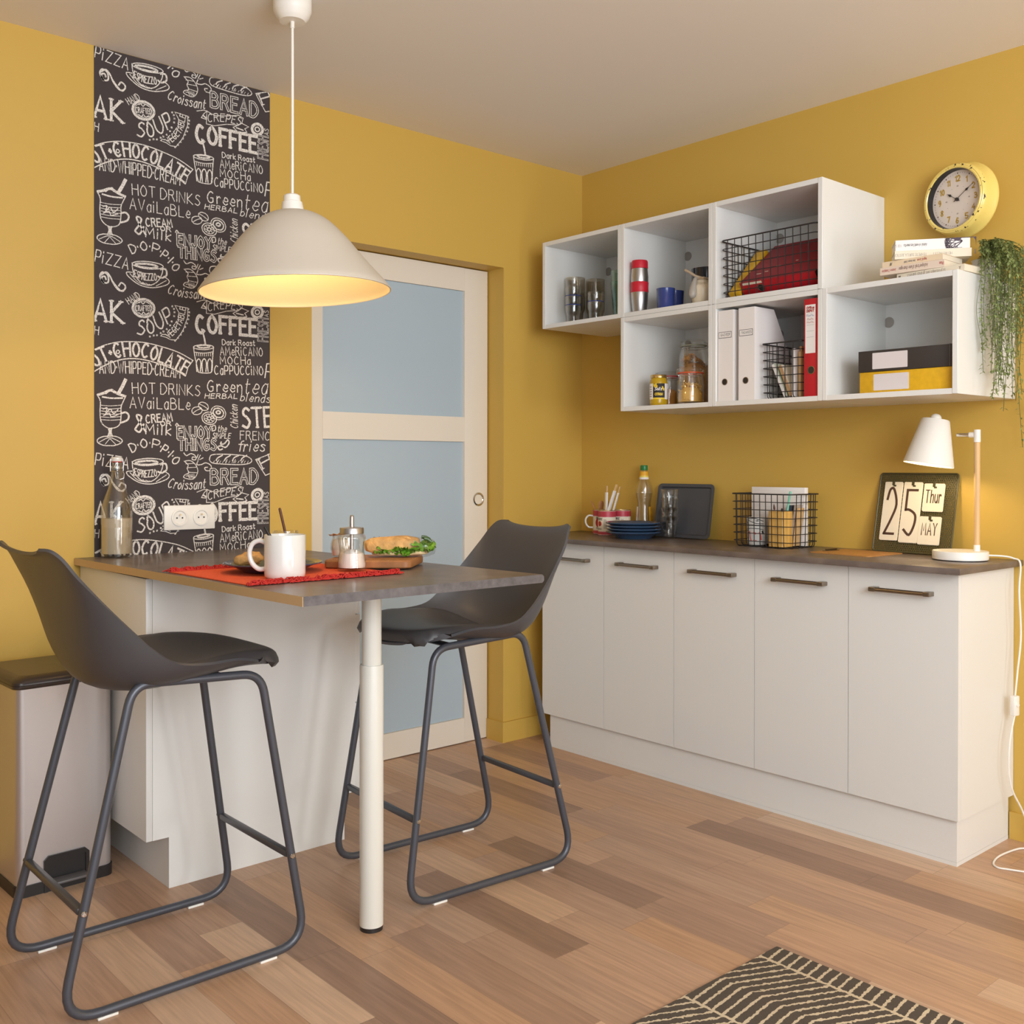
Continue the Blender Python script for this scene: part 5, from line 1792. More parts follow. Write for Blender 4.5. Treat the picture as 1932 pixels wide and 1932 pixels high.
b = MB()
b.M = CF @ T(0, 0, 0.0423)
for k in range(60):
    a = R(6 * k)
    s = 0.0019 if k % 5 == 0 else 0.0008
    b.M = CF @ T(0.0855 * math.cos(a), 0.0855 * math.sin(a), 0.0423) @ RZ(6 * k)
    b.box(-s, s, -s, s, 0, 0.0003)
b.M = CF @ T(0, 0, 0.0423)
for s, cx, cy in (('60', 0, 0.044), ('15', 0.042, 0), ('30', 0, -0.046), ('45', -0.042, 0)):
    write(b, s, cx - 0.003, cx + 0.003, cy - 0.002, 0.004, 0.0007, 0)
for k in range(12):
    if k % 3:
        a = R(30 * k)
        b.M = CF @ T(0.043 * math.cos(a), 0.043 * math.sin(a), 0.0423)
        b.box(-0.0006, 0.0006, -0.0006, 0.0006, 0, 0.0003)
b.build('minute_track', mat('brown_print', (92, 66, 58), 0.7), ck, smooth=False)


def hand(name, deg, L, z, spade):
    b = MB()
    b.M = CF @ T(0, 0, z) @ RZ(90 - deg)
    b.prism([(-0.012, -0.0011), (L, -0.0005), (L, 0.0005), (-0.012, 0.0011)], 0, 0.0006)
    b.prism([(spade - 0.008, 0), (spade, -0.0042), (spade + 0.006, -0.002), (spade + 0.012, 0), (spade + 0.006, 0.002), (spade, 0.0042)], 0, 0.0007)
    b.build(name, M_black, ck, smooth=False)


hand('hour_hand', 304, 0.045, 0.046, 0.03)
hand('minute_hand', 57, 0.072, 0.048, 0.044)
b = MB()
b.M = CF
b.lathe([(0.0055, 0.0425), (0.0055, 0.0495), (0.003, 0.051), (0, 0.051)], 20)
b.build('hub', M_black, ck)

# ------------------------------------------------------------------ on the long worktop
def tin_mug(label, loc, rz, handle, face):
    """Mug printed like a food tin: red diagonal hatching top and bottom, cream middle; face is the angle of its printed panel."""
    t = thing('tin_mug', label, 'mug', loc, rz, 'tomato tin mugs')
    r, h = 0.0385, 0.107
    MB().lathe([(0, 0), (r - 0.002, 0), (r, 0.0015), (r, h - 0.002), (r - 0.001, h), (r - 0.003, h), (r - 0.0035, h - 0.004), (r - 0.0035, 0.005), (0, 0.005)], 48).build('body', M_cream, t)
    MB().lathe([(r, h - 0.0025), (r + 0.0008, h - 0.001), (r + 0.0003, h + 0.0008), (r - 0.0036, h + 0.0006), (r - 0.0036, h - 0.001)], 48).build('metal_rim', M_gold, t)
    b = MB()
    for z0, z1 in ((0.0015, 0.018), (0.078, 0.104)):
        arcpanel(b, 0, 360, z0, z1, r + 0.0002, 0)
        for k in range(52):
            a = 360 * k / 52
            b.add([((r + 0.0004) * math.cos(R(q)), (r + 0.0004) * math.sin(R(q)), z) for q, z in ((a, z0), (a + 2.6, z0), (a + 2.6 + 900 * (z1 - z0), z1), (a + 900 * (z1 - z0), z1))], [(0, 1, 2, 3)], 1)
    for q, z, s in face:
        b.grid(lambda u, v: ((r + 0.0006) * math.cos(R(q + s * 2 * (v + 0.02) * math.cos(2 * PI * u) / r * 0.028)), (r + 0.0006) * math.sin(R(q + s * 2 * (v + 0.02) * math.cos(2 * PI * u) / r * 0.028)), z + s * 0.0011 * (v + 0.02) * math.sin(2 * PI * u)), 20, 2, 2)
    b.build('print', [mat('print_red', (190, 60, 74), 0.4), M_paper, mat('tomato_red', (186, 34, 30), 0.4)], t, ang=80)
    b = MB()
    if face:
        q0 = face[0][0]
        for i in range(9):
            arcpanel(b, q0 + 30, q0 + 56 - (i % 3) * 4, 0.03 + i * 0.0045, 0.0318 + i * 0.0045, r + 0.0005, 0)
        for i in range(3):
            arcpanel(b, q0 - 24, q0 + 16, 0.024 + i * 0.003, 0.0252 + i * 0.003, r + 0.0005, 1)
        arctext(b, 'PURE', q0 - 24, q0 + 22, 0.0655, 0.0085, 0.0018, r + 0.0007, 1)
        b.build('small_print', [M_greyink, M_ink], t)
    if handle is not None:
        b = MB()
        b.M = RZ(handle)
        b.tube(spline([(r - 0.002, 0, 0.078), (r + 0.018, 0, 0.08), (r + 0.031, 0, 0.066), (r + 0.031, 0, 0.046), (r + 0.019, 0, 0.03), (r - 0.001, 0, 0.028)], 6), 0.0042, 10)
        b.build('handle', M_ceram, t)
    return t


tin_mug('white-handled tomato tin mug holding wooden spoons by the corner', (-0.098, -0.222, WT), 0, 138, [(-150, 0.05, 20)])
tin_mug('foremost tomato tin mug, holding paper-wrapped chopsticks', (-0.142, -0.2945, WT), 0, None, [(172, 0.05, 10)])
tin_mug('tomato tin mug with green band behind the blue plates', (-0.058, -0.3045, WT), 0, None, [(186, 0.034, 14)])


def utensil(name, label, cat, m, p0, p1, w, blade=None, group=None):
    d = Vector(p1) - Vector(p0)
    t = thing(name, label, cat, p0, 0, group)
    q = d.to_track_quat('Z', 'Y').to_matrix().to_4x4()
    b = MB()
    b.M = q
    L = d.length
    if blade:
        b.tube([(0, 0, 0), (0, 0, L - blade[1])], w / 2, 8)
        b.lathe([(0, L - blade[1] - 0.004), (blade[0] * 0.35, L - blade[1]), (blade[0] * 0.85, L - blade[1] * 0.72), (blade[0], L - blade[1] * 0.42), (blade[0] * 0.75, L - blade[1] * 0.13), (0, L)], 20, None, 0.26)
    else:
        b.box(-w / 2, w / 2, -w / 4, w / 4, 0, L, 0.0006)
    b.build('shaft', m, t)
    return t


utensil('wooden_spoon', 'pale wooden spoon leaning furthest out of the handled tin mug', 'spoon', M_spoon, (-0.085, -0.235, WT + 0.008), (-0.122, -0.178, WT + 0.148), 0.006, (0.011, 0.06), 'pale wooden spoons')
utensil('wooden_spoon', 'pale wooden spoon with round bowl in the middle of the handled mug', 'spoon', M_spoon, (-0.103, -0.208, WT + 0.008), (-0.109, -0.232, WT + 0.147), 0.006, (0.013, 0.05), 'pale wooden spoons')
utensil('dark_wooden_spoon', 'dark brown wooden spoon standing upright behind the paper-wrapped chopsticks', 'spoon', M_dwood, (-0.118, -0.28, WT + 0.008), (-0.118, -0.27, WT + 0.172), 0.007, (0.0095, 0.075))


def chopsticks(label, p0, p1, w):
    t = utensil('chopsticks', label, 'chopsticks', M_wood, p0, p1, w * 0.8, None, 'paper-wrapped chopsticks')
    d = Vector(p1) - Vector(p0)
    b = MB()
    b.M = d.to_track_quat('Z', 'Y').to_matrix().to_4x4()
    b.box(-w / 2, w / 2, -w / 3.4, w / 3.4, 0.004, d.length - 0.028, 0.0004)
    b.build('paper_sleeve', M_paper, t)
    return t


chopsticks('paper-wrapped chopsticks standing straightest in the front tin mug', (-0.15, -0.296, WT + 0.012), (-0.146, -0.297, WT + 0.212), 0.013)
chopsticks('paper-wrapped chopsticks leaning, broad pair in the front tin mug', (-0.156, -0.278, WT + 0.012), (-0.142, -0.352, WT + 0.218), 0.014)
chopsticks('paper-wrapped chopsticks leaning furthest out of the front tin mug', (-0.133, -0.289, WT + 0.013), (-0.121, -0.352, WT + 0.209), 0.009)

bo = thing('syrup_bottle', 'clear bottle with green cap and yellow labels behind the blue plates', 'bottle', (-0.043, -0.4185, WT))
MB().lathe([(0, 0), (0.034, 0), (0.037, 0.006), (0.0375, 0.03), (0.030, 0.125), (0.0292, 0.14), (0.0345, 0.165), (0.0378, 0.185), (0.037, 0.205), (0.031, 0.226), (0.021, 0.238), (0.0188, 0.245), (0.0165, 0.272), (0.0145, 0.274), (0.0125, 0.288),
            (0.0118, 0.288), (0.0138, 0.272), (0.0175, 0.246), (0.0365, 0.19), (0.0285, 0.14), (0.036, 0.02), (0, 0.004)], 44).build('glass_body', G_clear, bo)
MB().lathe([(0, 0.0045), (0.0355, 0.006), (0.0358, 0.03), (0.0283, 0.125), (0.028, 0.14), (0.033, 0.165), (0.0355, 0.181), (0, 0.181)], 40).build('syrup', L_syrup, bo)
MB().lathe([(0, 0.279), (0.0152, 0.279), (0.0158, 0.281), (0.0155, 0.298), (0.0145, 0.3005), (0, 0.3005)], 30).build('cap', M_green, bo)
b = MB()
b.lathe([(0.0206, 0.2405), (0.0198, 0.249)], 40, 1)
b.lathe([(0.0198, 0.249), (0.0191, 0.256)], 40, 2)
b.lathe([(0.0191, 0.256), (0.0172, 0.2735)], 40, 0)
arcpanel(b, 100, 168, 0.012, 0.124, 0.0384, 1)
arcpanel(b, 262, 345, 0.012, 0.124, 0.0384, 0)
for i, vtx in enumerate(b.v):
    if 0.01 < vtx.z < 0.13:
        rr = 0.0379 - 0.0075 * max(0.0, (vtx.z - 0.03)) / 0.095
        k = rr / math.hypot(vtx.x, vtx.y)
        b.v[i] = Vector((vtx.x * k, vtx.y * k, vtx.z))
b.build('label', [mat('amber_label', (232, 170, 36), 0.5), M_paper, mat('lemon_label', (232, 208, 90), 0.5)], bo)

for i in range(4):
    t = thing('dinner_plate', ['bottom petrol blue plate of the worktop stack', 'second petrol blue plate from the bottom of the worktop stack', 'third petrol blue plate from the bottom of the worktop stack', 'topmost petrol blue plate of the worktop stack'][i],
              'plate', (-0.1905 + 0.002 * (i % 2), -0.4925 + 0.0015 * i, WT + 0.0125 * i), 0, 'petrol blue plates stacked on the worktop')
    MB().lathe([(0, 0.003), (0.066, 0.003), (0.068, 0.0), (0.072, 0.0), (0.078, 0.006), (0.098, 0.018), (0.1135, 0.024), (0.1145, 0.0265), (0.113, 0.0285), (0.1, 0.0245), (0.08, 0.0105), (0.072, 0.0075), (0, 0.0072)], 64).build('body', M_plate, t)
    MB().lathe([(0.1136, 0.0281), (0.1132, 0.0289), (0.104, 0.0262), (0.104, 0.0257)], 64).build('rim_glaze', M_blue, t)

pic = [(0, 0), (0.0255, 0), (0.0275, 0.003), (0.0295, 0.03), (0.034, 0.062), (0.0335, 0.066), (0.0385, 0.088), (0.0375, 0.0895), (0.036, 0.088), (0.0315, 0.066), (0.032, 0.062), (0.027, 0.028), (0.024, 0.012), (0, 0.011)]
gl0 = ['bottom faceted water glass of the stack on the worktop', 'second faceted water glass from the bottom on the worktop', 'third faceted water glass from the bottom on the worktop', 'topmost faceted water glass of the stack on the worktop']
stack(4, 'water_glass', gl0, 'faceted water glasses stacked before the grey tray', -0.094, -0.6045, WT, 0.0372, pic, G_clear, 10)

tr = thing('serving_tray', 'dark slate rectangular tray leaning against the wall behind the glasses', 'tray', (-0.046, -0.629, WT + 0.0005), 0, None, (0, R(9.5), 0))
b = MB()
b.M = frame((0, 0, 0), (0, -1, 0), (0, 0, 1))
out = rrect(-0.1475, 0.1475, 0.0, 0.224, 0.02, 6)
inn = rrect(-0.135, 0.135, 0.0125, 0.2115, 0.014, 6)
n = len(out)
ins = [(x * 0.965, (y - 0.112) * 0.955 + 0.112) for x, y in inn]
vs = [(x, y, 0.012) for x, y in out] + [(x, y, 0.012) for x, y in inn] + [(x, y, 0.003) for x, y in ins] + [(x, y, 0.010) for x, y in out] + [(x * 0.97, (y - 0.112) * 0.96 + 0.112, 0.0) for x, y in inn]
fs = []
for i in range(n):
    j = (i + 1) % n
    fs += [(i, j, n + j, n + i), (n + i, n + j, 2 * n + j, 2 * n + i), (3 * n + j, 3 * n + i, 4 * n + i, 4 * n + j), (j, i, 3 * n + i, 3 * n + j)]
fs += [tuple(range(2 * n, 3 * n)), tuple(range(5 * n - 1, 4 * n - 1, -1))]
b.add(vs, fs)
b.build('body', M_oven, tr)

basket('black wire basket with pen pot and papers on the worktop', (-0.128, -1.1345, WT), 0.182, 0.252, 0.195, 6, 10, 6, flare=0.004)
ib = WT + 0.0055
pd = thing('notebook', 'tall white lined pad standing at the back of the worktop basket', 'notebook', (-0.092, -1.129, ib))
MB().box(-0.011, 0.011, -0.116, 0.116, 0, 0.213, 0.0015).build('pages', M_paper, pd)
b = MB()
b.M = frame((-0.0113, 0, 0), (0, -1, 0), (0, 0, 1))
for k in range(26):
    b.box(-0.112, 0.112, 0.012 + 0.0075 * k, 0.0125 + 0.0075 * k, 0, 0.0002)
b.build('ruled_lines', mat('pale_line', (208, 202, 200), 0.7), pd)
ic_ = thing('painted_beaker', 'white beaker painted with black strokes and coral dots in the basket', 'beaker', (-0.158, -1.076, ib))
MB().lathe([(0, 0), (0.033, 0), (0.0345, 0.002), (0.0385, 0.1), (0.037, 0.101), (0.0355, 0.098), (0.032, 0.006), (0, 0.006)], 44).build('body', M_ceram, ic_)
b = MB()


def conepatch(bb, pts, w, mi):
    k = len(bb.v)
    M0 = bb.M
    bb.ribbon(pts, w, 0, mi)
    for i in range(k, len(bb.v)):
        p = M0.inverted() @ bb.v[i]
        r = 0.0349 + 0.004 * (p.y / 0.1)
        a = R(196) + p.x / r
        bb.v[i] = M0 @ Vector((r * math.cos(a), r * math.sin(a), p.y))


for pts, w in (([(-0.04, 0.092), (-0.025, 0.078), (-0.02, 0.074)], 0.003), ([(-0.035, 0.096), (-0.022, 0.084)], 0.002), ([(-0.022, 0.096), (0, 0.099), (0.02, 0.094), (0.038, 0.088)], 0.0025), ([(-0.02, 0.09), (0.0, 0.083), (0.01, 0.08), (0.038, 0.078)], 0.0025),
               ([(0.008, 0.09), (0.018, 0.088), (0.016, 0.092), (0.01, 0.088)], 0.0018), ([(-0.038, 0.072), (0.0, 0.073), (0.038, 0.071)], 0.004), ([(-0.034, 0.066), (0.036, 0.0655)], 0.0035), ([(-0.036, 0.057), (-0.01, 0.061), (0.02, 0.06), (0.038, 0.056)], 0.002),
               ([(-0.03, 0.05), (-0.022, 0.045)], 0.007), ([(0.034, 0.05), (0.036, 0.044)], 0.007), ([(-0.03, 0.04), (-0.034, 0.03), (-0.026, 0.024)], 0.002)):
    conepatch(b, spline([(p[0], p[1], 0) for p in pts], 4), w, 0)
for pts, w in (([(-0.016, 0.05), (-0.014, 0.03), (-0.01, 0.016)], 0.004), ([(0.002, 0.046), (0.008, 0.042)], 0.006), ([(0.022, 0.046), (0.026, 0.034), (0.028, 0.02)], 0.005), ([(0.0, 0.018), (0.01, 0.017)], 0.003)):
    conepatch(b, spline([(p[0], p[1], 0) for p in pts], 4), w, 1)
b.build('painted_strokes', [M_ink, mat('coral_ink', (232, 96, 76), 0.5)], ic_)
pp = thing('pen_pot', 'square bamboo pen pot in the worktop wire basket', 'pen pot', (-0.176, -1.192, ib), 0)
b = MB()
w_ = 0.0325
b.prism([(x, y) for x, y in rrect(-w_, w_, -w_, w_, 0.008, 4)], 0, 0.008)
o_, i_ = rrect(-w_, w_, -w_, w_, 0.008, 4), rrect(-w_ + 0.006, w_ - 0.006, -w_ + 0.006, w_ - 0.006, 0.005, 4)
n = len(o_)
vs = [(x, y, 0.008) for x, y in o_] + [(x, y, 0.128) for x, y in o_] + [(x, y, 0.128) for x, y in i_] + [(x, y, 0.0081) for x, y in i_]
b.add(vs, [(k * n + i, k * n + (i + 1) % n, (k + 1) * n + (i + 1) % n, (k + 1) * n + i) for k in range(3) for i in range(n)])
b.build('body', M_bamboo, pp)


def stick(name, label, cat, p0, p1, r, m, tip=None):
    t = thing(name, label, cat, p0)
    d = Vector(p1) - Vector(p0)
    b = MB()
    b.M = d.to_track_quat('Z', 'Y').to_matrix().to_4x4()
    b.lathe([(0, 0), (r, 0.002), (r, d.length - 0.003), (r * 0.6, d.length), (0, d.length)], 12)
    b.build('shaft', m, t)
    if tip:
        b = MB()
        b.M = d.to_track_quat('Z', 'Y').to_matrix().to_4x4() @ T(0, 0, d.length)
        b.lathe([(r * 0.8, 0.0003), (r * 1.25, 0.006), (r * 0.9, 0.014), (0, 0.024)], 12)
        b.build('bristles', tip, t)


stick('toothbrush', 'mint green toothbrush handle rising from the bamboo pen pot', 'toothbrush', (-0.172, -1.196, ib + 0.009), (-0.148, -1.214, ib + 0.2), 0.0042, M_mint)
stick('paint_brush', 'dark-tipped paint brush standing nearest the beaker in the pen pot', 'brush', (-0.18, -1.183, ib + 0.009), (-0.186, -1.172, ib + 0.132), 0.003, M_wood, M_dwood)
stick('pencil', 'dark stubby pencil in the middle of the bamboo pen pot', 'pencil', (-0.17, -1.19, ib + 0.009), (-0.164, -1.189, ib + 0.138), 0.0035, M_ink)
for nm, lab, cat, x0, y0, rx, hh, tt, m in (('notebook', 'dark blue notebook leaning behind the bamboo pen pot', 'notebook', -0.128, -1.206, -3, 0.148, 0.007, mat('navy_cloth', (54, 58, 70), 0.7)),
                                            ('notepad', 'grey covered notepad leaning beside the dark blue notebook', 'notepad', -0.128, -1.2165, -7, 0.15, 0.008, mat('taupe_card', (176, 160, 146), 0.7)),
                                            ('wooden_ruler', 'light wooden ruler leaning at the end of the worktop basket', 'ruler', -0.13, -1.2265, -8, 0.14, 0.003, M_wood)):
    t = thing(nm, lab, cat, (x0, y0, ib + 0.0015), 0, None, (R(-rx * 0), R(0), 0))
    MB().box(-0.022, 0.022, -tt / 2, tt / 2, 0, hh, 0.0008).build('cover', m, t)
    t.rotation_euler = (R(-rx), 0, 0)

cb = thing('clipboard', 'tan hardboard clipboard lying flat in front of the calendar', 'clipboard', (-0.178, -1.493, WT), -3)
MB().prism(rrect(-0.105, 0.105, -0.115, 0.115, 0.01, 4), 0, 0.0032).build('board', M_clip, cb)
b = MB()
b.box(-0.04, 0.035, 0.088, 0.106, 0.0034, 0.0052, 0.0008)
b.tube([(-0.035, 0.096, 0.0085), (0.03, 0.096, 0.0085)], 0.003, 10)
b.build('clip', M_satin, cb)

# perpetual calendar
cal = thing('perpetual_calendar', 'olive perforated metal flip calendar showing 25 Thur May, leaning on wall', 'calendar', (-0.064, -1.628, WT + 0.001), 0, None, (0, R(12.5), R(-1)))
CM = frame((0, 0, 0), (0, -1, 0), (0, 0, 1))
b = MB()
b.prism(rrect(-0.139, 0.139, 0.004, 0.276, 0.008, 5), 0.0, 0.0008)
me_o = b.build('mesh_panel', M_mesh, cal, smooth=False)
me_o.matrix_local = CM
b = MB()
b.M = CM
pts = [(x, y, 0.0005) for x, y in rrect(-0.1395, 0.1395, 0.0035, 0.2765, 0.009, 5)]
b.tube(pts, 0.0032, 8, closed=True)
b.build('frame_rim', mat('olive_metal', (78, 72, 44), 0.45), cal)


def calcard(nm, x0, x1, y0, y1, txt, cap, ty, w, pad):
    c = MB()
    c.M = CM
    for k in range(2):
        c.prism([(x + 0.0012 * (1 - k), y - 0.0014 * (1 - k)) for x, y in rrect(x0, x1, y0, y1, 0.004, 4)], 0.0042 + 0.0011 * k, 0.005 + 0.0011 * k)
    co = c.build('date_card', M_cream, cal, smooth=False)
    c = MB()
    c.M = CM
    for pts_, kk in lettering(txt, [(x0 + pad, ty), (x1 - pad, ty)], cap):
        c.ribbon(pts_, w, 0.0064)
    c.build('date_print', mat('umber_ink', (78, 52, 40), 0.7), co, smooth=False)
    xm = (x0 + x1) / 2
    c = MB()
    c.M = CM
    c.box(xm - 0.006, xm + 0.0035, y1 - 0.012, y1 + 0.004, 0.0063, 0.0075, 0.0005)
    c.box(xm - 0.001, xm + 0.009, y1 - 0.0165, y1 - 0.0105, 0.0063, 0.0078, 0.0005)
    c.build('hook', mat('olive_hook', (70, 64, 42), 0.45), co)


calcard('c', -0.117, -0.051, 0.042, 0.246, '2', 0.155, 0.064, 0.0085, 0.0155)
calcard('c', -0.046, 0.021, 0.037, 0.246, '5', 0.155, 0.063, 0.0085, 0.0155)
calcard('c', 0.027, 0.099, 0.147, 0.242, 'Thur', 0.043, 0.176, 0.0036, 0.009)
calcard('c', 0.023, 0.099, 0.034, 0.129, 'MAY', 0.040, 0.066, 0.0036, 0.012)

# desk lamp
dl = thing('desk_lamp', 'white desk lamp with wooden stem, lit, at the end of the worktop', 'lamp', (-0.150, -1.8405, WT))
MB().lathe([(0, 0.0), (0.077, 0.0), (0.077, 0.0025), (0, 0.0025)], 48).build('base_pad', M_black, dl)
MB().lathe([(0, 0.0028), (0.082, 0.0028), (0.0832, 0.004), (0.0832, 0.0275), (0.082, 0.0292), (0, 0.0292)], 64).build('base', M_wplast, dl)
px_, py_ = 0.018, -0.0445
b = MB()
b.M = T(px_, py_, 0)
b.cyl(0.0098, 0.0294, 0.049, 24)
b.build('stem_socket', M_wplast, dl)
b = MB()
b.M = T(px_, py_, 0)
b.cyl(0.0092, 0.0492, 0.372, 24)
b.build('stem', M_wood, dl)
b = MB()
b.M = T(px_, py_, 0)
b.cyl(0.0102, 0.3725, 0.412, 24)
b.M = frame((px_, py_, 0.396), (1, 0, 0), (0, 0, 1))
b.M = T(px_, py_, 0.396) @ RX(-90)
b.cyl(0.0088, 0.009, 0.024, 20)
b.build('elbow', M_wplast, dl)
b = MB()
b.M = T(px_, py_, 0.396) @ RX(-90)
b.cyl(0.0062, 0.0242, 0.064, 18)
b.build('arm', M_chrome, dl)
SH = T(-0.018, 0.0845, 0.377) @ Matrix.Rotation(R(-9), 4, Vector((0.75, -0.66, 0)).cross(Vector((0, 0, 1)))) 
b = MB()
b.M = SH
b.lathe([(0.0755, -0.0755), (0.0765, -0.0765), (0.0775, -0.0755), (0.0435, 0.068), (0.041, 0.0715), (0, 0.0725)], 56, 0)
b.lathe([(0, 0.0700), (0.0405, 0.0690), (0.042, 0.067), (0.0755, -0.0755)], 56, 1)
b.build('lamp_shade', [M_wplast, M_inner], dl)
b = MB()
b.M = SH @ T(0, 0, 0.0728)
b.lathe([(0.017, 0), (0.0165, 0.007), (0.012, 0.0135), (0.005, 0.0165), (0, 0.0168)], 28)
b.build('top_knob', M_wplast, dl)
b = MB()
b.M = SH
b.lathe([(0, -0.03), (0.014, -0.026), (0.022, -0.012), (0.022, 0.0), (0.013, 0.025), (0.012, 0.068), (0, 0.068)], 24)
b.build('bulb', M_bulb, dl)
b = MB()
wl = Vector((-0.150, -1.8405, WT))
cpts = [(-0.1, -1.9075, 0.908), (-0.068, -1.94, 0.906), (-0.047, -1.962, 0.8995), (-0.046, -1.983, 0.884), (-0.07, -1.99, 0.80), (-0.057, -1.99, 0.66), (-0.068, -1.985, 0.55), (-0.078, -1.982, 0.475)]
b.tube([Vector(p) - wl for p in spline(cpts, 8)], 0.0028, 8)
cp2 = [(-0.082, -1.982, 0.412), (-0.11, -1.981, 0.345), (-0.118, -1.98, 0.28), (-0.112, -1.98, 0.225), (-0.095, -1.985, 0.175), (-0.055, -1.995, 0.115), (-0.035, -2.01, 0.05), (-0.045, -2.03, 0.007), (-0.09, -1.998, 0.0035), (-0.19, -1.985, 0.0032), (-0.262, -1.997, 0.0032),
       (-0.288, -2.02, 0.0032), (-0.278, -2.05, 0.0032), (-0.255, -2.10, 0.0032), (-0.2, -2.2, 0.0032), (-0.1, -2.4, 0.0032)]
b.tube([Vector(p) - wl for p in spline(cp2, 8)], 0.0028, 8)
b.build('power_cord', M_wplast, dl)
b = MB()
b.M = frame(Vector((-0.08, -1.982, 0.4435)) - wl, (1, -0.25, 0), (0, 0, 1))
b.box(-0.0125, 0.0125, -0.031, 0.031, -0.008, 0.008, 0.003)
b.M = b.M @ T(0.001, 0.003, 0.008)
b.lathe([(0.0065, 0), (0.006, 0.0035), (0, 0.0045)], 18)
b.build('cord_switch', M_wplast, dl)
d = bpy.data.lights.new('desk_lamp_glow', 'POINT')
d.energy = 1.9
d.color = (1.0, 0.80, 0.48)
d.shadow_soft_size = 0.018
lo = bpy.data.objects.new('desk_lamp_glow', d)
COL.objects.link(lo)
lo.location = Vector((-0.150, -1.8405, WT)) + Vector((-0.024, 0.092, 0.325))

# ------------------------------------------------------------------ on the bar table
TA = math.degrees(math.atan(0.00952))
sb = thing('swing_top_bottle', 'tall clear swing-top bottle of cloudy drink by the chalkboard wall', 'bottle', (-2.149, -0.062, tz(-0.062) + 0.0006))
MB().lathe([(0, 0.006), (0.036, 0.002), (0.044, 0.0), (0.0475, 0.004), (0.0478, 0.13), (0.046, 0.16), (0.038, 0.19), (0.0255, 0.225), (0.0185, 0.255), (0.0165, 0.275), (0.019, 0.278), (0.019, 0.29), (0.0155, 0.293), (0.0155, 0.303),
            (0.0125, 0.303), (0.013, 0.28), (0.0158, 0.255), (0.036, 0.188), (0.0452, 0.155), (0.0455, 0.012), (0, 0.012)], 48).build('glass_body', G_clear, sb)
MB().lathe([(0, 0.0122), (0.0454, 0.0122), (0.0453, 0.1235), (0, 0.1235)], 48).build('cloudy_drink', L_lemon, sb)
MB().lathe([(0, 0.3032), (0.0165, 0.3032), (0.018, 0.306), (0.0175, 0.314), (0.0145, 0.317), (0, 0.3175)], 32).build('stopper', M_ceram, sb)
MB().lathe([(0.0162, 0.3005), (0.0178, 0.302), (0.0162, 0.3036)], 32).build('seal_ring', M_redc, sb)
b = MB()
b.tube([(0.0195 * math.cos(2 * PI * i / 24), 0.0195 * math.sin(2 * PI * i / 24), 0.272) for i in range(24)], 0.0013, 6, closed=True)
for s in (1, -1):
    b.tube([(0.012 * s, -0.018, 0.272), (0.014 * s, -0.024, 0.264), (0.012 * s, -0.026, 0.25), (0, -0.0245, 0.246)], 0.0013, 6)
    b.tube([(0.020 * s, 0, 0.272), (0.021 * s, 0, 0.296), (0.0185 * s, 0, 0.311)], 0.0013, 6)
b.build('swing_wire', M_steel, sb)

# placemat with fringes on two ends
mt = thing('placemat', 'orange woven placemat with red fringe on the bar table', 'placemat', (-2.03, -0.915, tz(-0.915) + 0.0004), 0, None, (R(-TA), 0, 0))
mw, mh = 0.212, 0.217
b = MB()
random.seed(2)


def mz(x, y):
    return 0.0011 + 0.0008 * math.sin(x * 16) * math.sin(y * 13 + 1) + 0.0008


nx_, ny_ = 30, 30
top = [(-mw + 2 * mw * i / nx_, -mh + 2 * mh * j / ny_) for j in range(ny_ + 1) for i in range(nx_ + 1)]
b.grid(lambda u, v: (-mw + 2 * mw * u, -mh + 2 * mh * v, mz(-mw + 2 * mw * u, -mh + 2 * mh * v)), nx_, ny_)
b.grid(lambda u, v: (-mw + 2 * mw * u, -mh + 2 * mh * v, 0.0001), nx_, ny_, flip=True)
b.box(-mw - 0.0004, mw + 0.0004, -mh - 0.0004, -mh, 0.0001, 0.0016)
b.box(-mw - 0.0004, -mw, -mh, mh, 0.0001, 0.0016)
b.build('woven_cloth', M_mat, mt, ang=80)
b = MB()
for sgn in (1, -1):
    for i in range(260):
        x = -mw + 2 * mw * (i + random.random()) / 260
        l = random.uniform(0.014, 0.03)
        y = sgn * (mh - 0.002)
        zt = random.uniform(0.003, 0.012)
        b.tube([Vector((q.x, q.y, max(q.z, 0.0022))) for q in spline([(x, y, 0.0022), (x + random.uniform(-0.006, 0.006), y + sgn * l * 0.4, zt), (x + random.uniform(-0.012, 0.012), y + sgn * l * 0.8, zt * random.uniform(0.3, 1.1)), (x + random.uniform(-0.016, 0.016), y + sgn * l, 0.0024)], 3)], 0.0016, 5)
fr = b.build('fringe', M_fringe, mt)
fr['kind'] = 'stuff'

MT = 0.0038
mg = thing('coffee_mug', 'large white ceramic mug on the placemat corner of bar table', 'mug', (-2.098, -1.048, tz(-1.048) + MT))
MB().lathe([(0, 0), (0.046, 0), (0.0495, 0.004), (0.0505, 0.012), (0.0505, 0.104), (0.0495, 0.1062), (0.0472, 0.1055), (0.0465, 0.1), (0.0465, 0.014), (0.04, 0.007), (0, 0.006)], 56).build('body', M_ceram, mg)
b = MB()
b.M = RZ(139)
b.tube(spline([(0.048, 0, 0.086), (0.064, 0, 0.091), (0.081, 0, 0.082), (0.088, 0, 0.06), (0.082, 0, 0.036), (0.066, 0, 0.021), (0.048, 0, 0.021)], 6), 0.0062, 12)
b.build('handle', M_ceram, mg)
stick('teaspoon', 'black spoon handle sticking out of the large white mug', 'spoon', (-2.085, -1.052, tz(-1.05) + MT + 0.0085), (-2.139, -1.02, tz(-1.05) + MT + 0.127), 0.0042, M_black)

